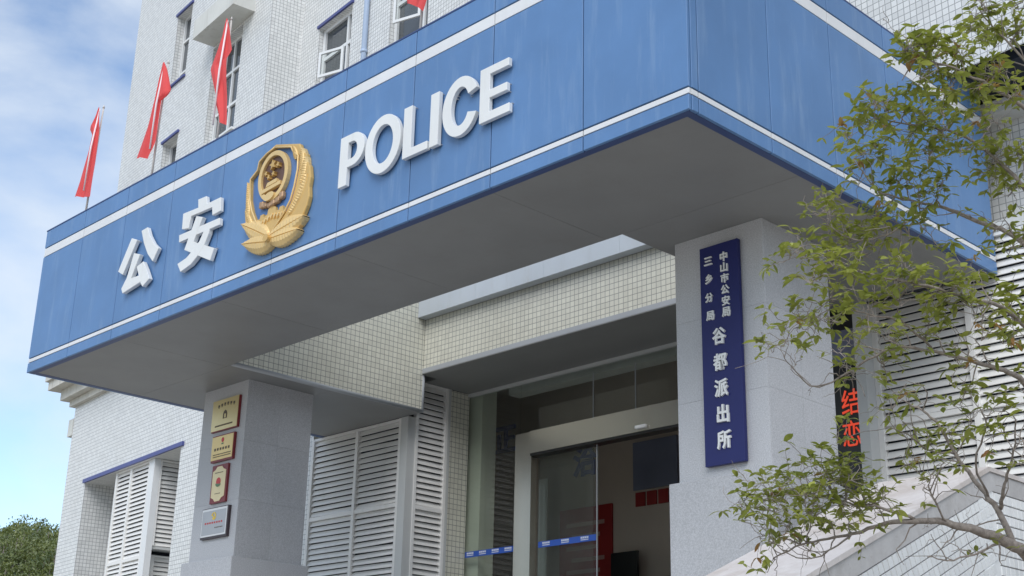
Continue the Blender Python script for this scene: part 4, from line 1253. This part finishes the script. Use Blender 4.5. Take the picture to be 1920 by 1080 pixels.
# ================================================================== TREE
LIMBS = [
 [(2.25,0.66,-6.46,0.0850),(2.46,0.28,-5.29,0.0700),(2.63,-0.03,-4.35,0.0600),(2.84,-0.24,-3.52,0.0500),(2.99,-0.40,-2.74,0.0420),(3.14,-0.58,-1.95,0.0340),(3.26,-0.76,-1.21,0.0260),(3.36,-0.90,-0.59,0.0180)],
 [(2.65,-0.05,-4.26,0.0500),(2.62,-0.32,-3.96,0.0460),(2.57,-0.49,-3.88,0.0400),(2.50,-0.66,-3.84,0.0330),(2.41,-0.84,-3.81,0.0260),(2.32,-1.01,-3.81,0.0210),(2.16,-1.09,-3.82,0.0160),(2.00,-1.16,-3.87,0.0120),(1.83,-1.24,-3.90,0.0090),(1.69,-1.29,-3.93,0.0070),(1.55,-1.32,-3.99,0.0050)],
 [(2.59,-0.37,-3.92,0.0280),(2.52,-0.41,-3.68,0.0240),(2.43,-0.42,-3.55,0.0190),(2.32,-0.49,-3.33,0.0150),(2.24,-0.53,-3.13,0.0110),(2.15,-0.58,-3.04,0.0080),(2.07,-0.62,-2.98,0.0050)],
 [(2.53,-0.40,-3.68,0.0170),(2.61,-0.51,-3.60,0.0130),(2.67,-0.56,-3.52,0.0100),(2.79,-0.67,-3.37,0.0070),(2.84,-0.77,-3.24,0.0050)],
 [(2.89,-0.31,-3.29,0.0300),(2.90,-0.72,-3.05,0.0220),(2.88,-0.92,-3.01,0.0180),(2.81,-1.08,-2.99,0.0150),(2.68,-1.30,-2.95,0.0120),(2.55,-1.45,-2.93,0.0100),(2.39,-1.51,-2.98,0.0085),(2.26,-1.54,-3.04,0.0070),(2.12,-1.64,-3.12,0.0060),(2.05,-1.75,-3.04,0.0045),(2.03,-1.82,-2.95,0.0030)],
 [(3.02,-0.44,-2.62,0.0280),(2.92,-0.55,-2.15,0.0210),(2.69,-0.66,-1.97,0.0170),(2.57,-0.74,-1.89,0.0140),(2.47,-0.80,-1.84,0.0110),(2.33,-0.89,-1.79,0.0080),(2.23,-1.03,-1.73,0.0060),(2.15,-1.13,-1.54,0.0040)],
 [(3.10,-0.54,-2.10,0.0220),(2.97,-0.70,-1.77,0.0160),(2.81,-0.82,-1.54,0.0120),(2.65,-0.97,-1.44,0.0090),(2.48,-1.10,-1.39,0.0060),(2.37,-1.22,-1.36,0.0040)],
 [(3.22,-0.71,-1.53,0.0200),(3.18,-0.94,-1.48,0.0160),(3.11,-1.19,-1.41,0.0110),(3.01,-1.41,-1.34,0.0080),(2.90,-1.62,-1.30,0.0050),(2.87,-1.71,-1.20,0.0030)],
 [(2.97,-0.40,-2.93,0.0220),(3.03,-1.05,-2.75,0.0160),(2.97,-1.42,-2.73,0.0120),(2.87,-1.69,-2.71,0.0090),(2.72,-1.86,-2.67,0.0070),(2.55,-2.00,-2.60,0.0050),(2.38,-2.14,-2.54,0.0030)],
 [(2.47,-0.80,-1.84,0.0090),(2.36,-0.92,-1.97,0.0080),(2.23,-1.01,-2.05,0.0060),(2.11,-1.13,-2.07,0.0050),(2.06,-1.28,-2.03,0.0040),(2.03,-1.41,-1.96,0.0030)],
 [(2.68,-1.30,-2.95,0.0090),(2.65,-1.54,-2.85,0.0070),(2.59,-1.77,-2.83,0.0050),(2.45,-1.92,-2.80,0.0040),(2.34,-2.01,-2.86,0.0030)],
 [(2.32,-1.01,-3.81,0.0120),(2.22,-1.22,-3.75,0.0100),(2.14,-1.38,-3.75,0.0080),(2.03,-1.52,-3.71,0.0060),(1.88,-1.60,-3.69,0.0040),(1.72,-1.75,-3.71,0.0025)],
 [(2.00,-1.16,-3.87,0.0080),(1.92,-1.27,-3.96,0.0060),(1.82,-1.34,-4.02,0.0050),(1.72,-1.46,-3.98,0.0040),(1.67,-1.58,-3.86,0.0030),(1.62,-1.69,-3.75,0.0020)],
 [(2.32,-0.49,-3.33,0.0090),(2.28,-0.75,-3.35,0.0070),(2.27,-0.95,-3.29,0.0050),(2.19,-1.05,-3.25,0.0030)],
 [(2.47,-0.41,-3.61,0.0100),(2.51,-0.62,-3.44,0.0080),(2.65,-0.72,-3.26,0.0060),(2.64,-0.79,-3.15,0.0040)],
 [(2.57,-0.49,-3.88,0.0120),(2.51,-0.66,-3.96,0.0080),(2.44,-0.85,-4.02,0.0060),(2.34,-0.96,-4.01,0.0035)],
 [(2.41,-0.84,-3.81,0.0080),(2.44,-1.03,-3.69,0.0070),(2.43,-1.08,-3.59,0.0050),(2.38,-1.17,-3.52,0.0030)],
 [(2.64,-0.38,-3.95,0.0140),(2.86,-0.55,-3.76,0.0100),(2.90,-0.77,-3.55,0.0070),(2.91,-0.85,-3.39,0.0040)],
 [(3.23,-0.73,-1.33,0.0140),(3.17,-0.83,-1.10,0.0100),(3.09,-0.99,-0.95,0.0070),(3.04,-1.12,-0.80,0.0040)],
]
CLUSTERS = [(2.82,-1.60,-1.24,18),(2.88,-1.44,-1.18,20),(2.88,-1.26,-1.27,20),(2.72,-1.32,-1.32,18),(2.97,-1.26,-1.20,20),(2.92,-0.77,-0.85,18),(3.20,-1.19,-1.33,18),(3.06,-1.27,-1.44,18),(2.60,-0.69,-1.15,20),(2.56,-0.95,-1.34,16),(2.81,-0.53,-1.29,16),(3.27,-1.23,-1.54,14),(3.19,-0.91,-0.96,18),(3.15,-1.22,-0.93,18),(3.19,-0.93,-0.78,14),(2.78,-1.61,-1.41,8),(2.54,-1.51,-1.47,14),(2.41,-1.41,-1.51,14),(2.50,-1.34,-1.34,10),(2.25,-0.89,-1.38,12),(2.12,-0.94,-1.41,12),(2.27,-1.37,-1.53,7),(2.37,-0.86,-1.43,12),(2.67,-1.18,-1.75,16),(2.32,-0.86,-1.63,12),(2.66,-1.01,-1.82,14),(2.87,-1.17,-1.77,16),(2.72,-0.61,-1.66,14),(2.77,-1.08,-1.59,16),(2.50,-1.00,-1.83,12),(2.10,-0.69,-1.63,10),(2.03,-0.89,-1.61,10),(2.23,-1.45,-1.93,10),(1.92,-1.13,-1.80,9),(2.06,-1.28,-1.94,7),(2.32,-2.05,-2.46,12),(2.44,-2.34,-2.63,8),(1.84,-1.06,-1.98,12),(1.98,-1.05,-2.08,14),(1.98,-0.77,-2.05,14),(2.11,-0.75,-1.98,14),(2.87,-1.94,-2.64,14),(2.91,-1.80,-2.70,12),(2.69,-2.14,-2.74,14),(2.64,-2.24,-2.69,12),(2.54,-2.31,-2.78,12),(2.50,-2.09,-2.80,10),(2.57,-1.73,-2.72,14),(2.82,-1.89,-2.86,14),(2.80,-1.56,-2.73,14),(2.97,-1.60,-2.73,12),(3.03,-1.50,-2.86,14),(2.89,-0.93,-2.59,12),(3.02,-1.04,-2.83,12),(2.37,-2.16,-2.90,8),(2.07,-1.86,-2.82,8),(2.28,-1.86,-2.85,8),(2.62,-2.14,-2.96,8),(2.05,-1.37,-2.81,6),(2.22,-2.10,-3.01,6),(1.89,-1.73,-2.89,4),(1.93,-1.57,-2.92,4),(2.71,-2.05,-3.02,10),(2.44,-1.30,-2.84,12),(2.69,-1.45,-2.92,12),(2.41,-1.38,-3.04,8),(2.28,-0.93,-2.98,8),(2.46,-1.71,-3.25,6),(2.95,-1.30,-2.94,12),(2.77,-0.66,-2.77,12),(2.85,-1.31,-3.08,9),(2.08,-1.30,-3.47,14),(1.81,-0.96,-3.28,9),(1.80,-1.36,-3.41,7),(2.10,-1.66,-3.59,10),(2.15,-1.58,-3.65,14),(2.14,-1.41,-3.63,12),(1.79,-1.46,-3.58,8),(1.97,-1.89,-3.76,8),(1.61,-1.63,-3.64,6),(1.49,-1.54,-3.68,5),(1.60,-1.52,-3.66,5),(2.00,-1.89,-3.85,12),(1.74,-1.28,-3.68,12),(2.17,-1.74,-3.82,14),(2.16,-1.51,-3.79,12),(2.15,-1.26,-3.72,10),(1.52,-1.32,-3.78,8),(2.25,-1.33,-3.80,8),(2.24,-0.92,-3.40,7),(2.28,-0.72,-3.31,9),(2.34,-0.57,-3.22,8),(2.64,-0.90,-3.29,7),(2.72,-0.92,-3.40,8),(2.46,-0.94,-3.50,7),(2.68,-1.08,-3.21,8),(2.20,-0.87,-3.19,6),(1.99,-0.76,-3.16,4),(2.78,-0.95,-3.26,8),(2.83,-0.88,-3.54,4),(1.31,-1.04,-4.02,4),(1.63,-1.56,-3.91,6),(1.73,-1.40,-3.83,9),(1.92,-1.47,-3.82,9),(1.86,-1.16,-3.79,9),(1.89,-0.98,-3.75,8),(1.74,-1.31,-3.88,6),(1.88,-1.66,-3.74,8),(2.35,-1.66,-3.70,9),(2.07,-1.02,-3.58,7),(1.86,-1.90,-3.82,7),(2.02,-1.55,-3.67,9),(2.02,-1.26,-3.51,9),(2.39,-1.45,-3.74,6),(2.28,-0.29,-3.32,6),(2.60,-0.43,-3.00,8),(2.51,-0.85,-3.01,7),(2.06,-0.42,-2.94,6),(2.42,-1.75,-3.12,5),(2.85,-0.65,-2.24,10),(2.84,-0.80,-2.11,10),(2.91,-1.25,-2.48,10),(2.53,-0.87,-2.15,10),(2.37,-0.94,-2.02,10),(2.06,-0.76,-1.84,9),(2.01,-0.95,-1.89,9),(2.37,-0.73,-1.48,10),(2.93,-0.82,-1.69,12),(3.02,-0.72,-1.65,12),(2.85,-0.55,-1.82,12),(3.00,-1.57,-1.23,12),(3.04,-1.23,-1.03,12),(2.55,-1.15,-1.32,10),(2.56,-1.25,-3.75,4),(2.55,-0.49,-4.02,3)]
tree = thing('broadleaf_tree', (LIMBS[0][0][0], LIMBS[0][0][1], GZ), 'sparse leafy tree with arching bare branches in front of the right side', 'tree')
rt = random.Random(77)
def smooth_path(pts, sub=4):
    res = []
    for i in range(len(pts) - 1):
        p0 = pts[max(0, i - 1)]; p1 = pts[i]; p2 = pts[i + 1]; p3 = pts[min(len(pts) - 1, i + 2)]
        for k in range(sub):
            t_ = k / sub
            q = [0.5 * (2 * p1[c] + (p2[c] - p0[c]) * t_ + (2 * p0[c] - 5 * p1[c] + 4 * p2[c] - p3[c]) * t_ ** 2 + (3 * p1[c] - p0[c] - 3 * p2[c] + p3[c]) * t_ ** 3) for c in range(4)]
            res.append((Vector(q[:3]) + Vector((rt.gauss(0, 1), rt.gauss(0, 1), rt.gauss(0, 1))) * 0.004, max(q[3], 0.0015)))
    res.append((Vector(pts[-1][:3]), max(pts[-1][3], 0.0015)))
    return res
paths = [smooth_path(l) for l in LIMBS]
mb = MB(); tp = list(paths[0]); tp[0] = (tp[0][0], 0.085)
mb.tube([(Vector((tp[0][0].x, tp[0][0].y, GZ - 0.1)), 0.12)] + tp, 12)
obj('trunk', mb, 'bark', tree, smooth=True)
for pth in paths[1:]:
    mb = MB(); mb.tube([(q[0], q[1] * 0.78) for q in pth], 8); obj('limb', mb, 'bark', tree, smooth=True)
allpts = [q for pth in paths for q in pth]
tw_ = MB()
leaves = []           # (pos, dir, size, reddish)
def twig(p0, r0, p1, r1, bow):
    d = p1 - p0
    n = 6
    side = Vector((rt.gauss(0, 1), rt.gauss(0, 1), rt.gauss(0.6, 1))) * bow * d.length
    pts = []
    for i in range(n + 1):
        t_ = i / n
        pts.append((p0 + d * t_ + side * math.sin(math.pi * t_) + Vector((rt.gauss(0, 1), rt.gauss(0, 1), rt.gauss(0, 1))) * 0.006 * (0 < i < n), r0 + (r1 - r0) * t_))
    tw_.tube(pts, 5, cap=False)
    return pts
for cx, cy, cz, n in CLUSTERS:
    c_ = Vector((cx, cy, cz))
    near = min(allpts, key=lambda q: (q[0] - c_).length + (0.0 if q[1] > 0.003 else 0.05))
    r0 = min(near[1] * 0.6, 0.0045)
    main = twig(near[0], r0, c_, 0.0022, 0.10)
    ntw = max(3, int(n * 0.95))
    for k in range(ntw):
        s0 = main[rt.randint(2, 6)][0]
        dv = Vector((rt.gauss(0, 1), rt.gauss(0, 1), rt.gauss(0.35, 0.8))).normalized()
        e_ = s0 + dv * rt.uniform(0.05, 0.21)
        tpth = twig(s0, 0.0022, e_, 0.0012, 0.12)
        # a whorl of leaves at the shoot tip
        cnt = rt.randint(4, 7)
        red = rt.random() < 0.02
        for q in range(cnt):
            az = q * 2.4 + rt.uniform(-0.5, 0.5)
            ld_ = Vector((math.cos(az), math.sin(az), rt.uniform(-0.5, 0.45))).normalized()
            ld_ = (ld_ + dv * 0.5).normalized()
            leaves.append((tpth[rt.choice((4, 5, 6, 6))][0], ld_, rt.choice((rt.uniform(0.026, 0.05), rt.uniform(0.04, 0.075), rt.uniform(0.05, 0.085))), red))
# bare side twigs along the limbs
for pth in paths[1:]:
    for i in range(3, len(pth) - 1):
        if rt.random() < 0.42 and pth[i][1] < 0.03:
            d = (pth[i + 1][0] - pth[i - 1][0]).normalized()
            o_ = Vector((rt.gauss(0, 1), rt.gauss(0, 1), rt.gauss(0.2, 1)))
            o_ = (o_ - d * o_.dot(d)).normalized()
            e_ = pth[i][0] + (d * 0.7 + o_).normalized() * rt.uniform(0.12, 0.34)
            q = twig(pth[i][0], min(0.005, pth[i][1] * 0.6), e_, 0.0014, 0.14)
            if rt.random() < 0.7:
                s0 = q[3][0]
                twig(s0, 0.002, s0 + (d * 0.5 - o_ * 0.4 + Vector((0, 0, rt.gauss(0.3, 0.5)))).normalized() * rt.uniform(0.06, 0.16), 0.001, 0.1)
obj('twigs', tw_, 'bark', tree, smooth=True, fix=False)['kind'] = 'stuff'
def leaf_mesh(name, mat, curl, wd):
    mb = MB()
    n = 5
    pts = []
    for i in range(n + 1):
        t_ = i / n
        w_ = wd * math.sin(math.pi * min(1, 0.04 + t_ * 0.96)) ** 0.8 if i < n else 0.004
        z = -curl * t_ * t_ + 0.06 * t_
        pts += [(t_, -w_, z + 0.05 * w_ / wd * 0.8), (t_, 0, z), (t_, w_, z + 0.05 * w_ / wd * 0.8)]
    fs = []
    for i in range(n):
        a = i * 3
        fs += [(a, a + 1, a + 4, a + 3), (a + 1, a + 2, a + 5, a + 4)]
    mb.add(pts, fs)
    return mesh_of(name, mb, mat, Vector((0, 0, 0)), smooth=True, fix=False)
LM = [leaf_mesh('leaf', 'leaf', c, w) for c, w in ((0.25, 0.20), (0.45, 0.18), (0.10, 0.23))]
LR = leaf_mesh('red_leaf', 'leaf_red', 0.3, 0.18)
def leaf_matrix(pos, d, s):
    x = d.normalized()
    up = Vector((0, 0, 1)) + Vector((rt.gauss(0, 0.35), rt.gauss(0, 0.35), 0))
    y = up.cross(x)
    y = y.normalized() if y.length > 1e-4 else x.orthogonal().normalized()
    z = x.cross(y)
    m = Matrix((x * s, y * s, z * s)).transposed().to_4x4()
    m.translation = pos
    return m
leaves.sort(key=lambda l: -l[2])
rest = MB(); rest_red = MB()
for i, (pos, d, s, red) in enumerate(leaves):
    me = LR if red else LM[i % 3]
    m = leaf_matrix(pos, d, s)
    if i < 300:
        o = bpy.data.objects.new('leaf', me); C.objects.link(o); o.parent = tree
        mm = m.copy(); mm.translation = pos - worg(tree)
        o.matrix_local = mm
    else:
        (rest_red if red else rest).add([m @ v.co for v in me.vertices], [tuple(p.vertices) for p in me.polygons], raw=True)
o = obj('foliage', rest, 'leaf', tree, smooth=True, fix=False); o['kind'] = 'stuff'
if rest_red.v:
    o = obj('young_foliage', rest_red, 'leaf_red', tree, smooth=True, fix=False); o['kind'] = 'stuff'

# ================================================================== WOODED HILL
rw = random.Random(5)
wood = MB(); stems = MB()
for k in range(2600):
    az = R(rw.uniform(60, 78)); d = rw.uniform(190, 345)
    x = CAM.x - math.sin(az) * d; y = CAM.y + math.cos(az) * d
    z = hill_h(x, y)
    rr = rw.uniform(1.0, 2.4); hh = rw.uniform(1.1, 2.8)
    top = rw.random() < 0.12
    zc_ = z + hh * 0.9 + (rw.uniform(1.0, 2.5) if top else 0)
    stems.tube([(Vector((x, y, z - 0.3)), 0.16), (Vector((x + rw.uniform(-.3, .3), y, zc_)), 0.07)], 5, cap=False)
    for q in range(95):
        v = Vector((rw.gauss(0, 1), rw.gauss(0, 1), rw.gauss(0.15, 1))).normalized()
        lump = 0.78 + 0.22 * math.sin(v.x * 5 + k) * math.sin(v.y * 5 + k * 2) + 0.15 * math.sin(v.z * 7 + k)
        p = Vector((x, y, zc_)) + Vector((v.x * rr, v.y * rr, v.z * hh * 0.75)) * lump * rw.uniform(0.7, 1.05)
        s = rw.uniform(0.14, 0.34)
        a = Vector((rw.gauss(0, 1), rw.gauss(0, 1), rw.gauss(0, 1))).normalized()
        b_ = (a.cross(v) + v * 0.2).normalized()
        i0 = len(wood.v)
        wood.v += [p - a * s, p + b_ * s * 0.6, p + a * s, p - b_ * s * 0.6]
        wood.f.append((i0, i0 + 1, i0 + 2, i0 + 3))
tag(obj('hillside_wood', wood, 'leaf_far', fix=False), 'dense green wood covering the hill beyond the building', 'wood', kind='stuff')
tag(obj('hillside_trunks', stems, 'bark', fix=False), 'thin trunks within the hillside wood', 'trunks', kind='stuff')
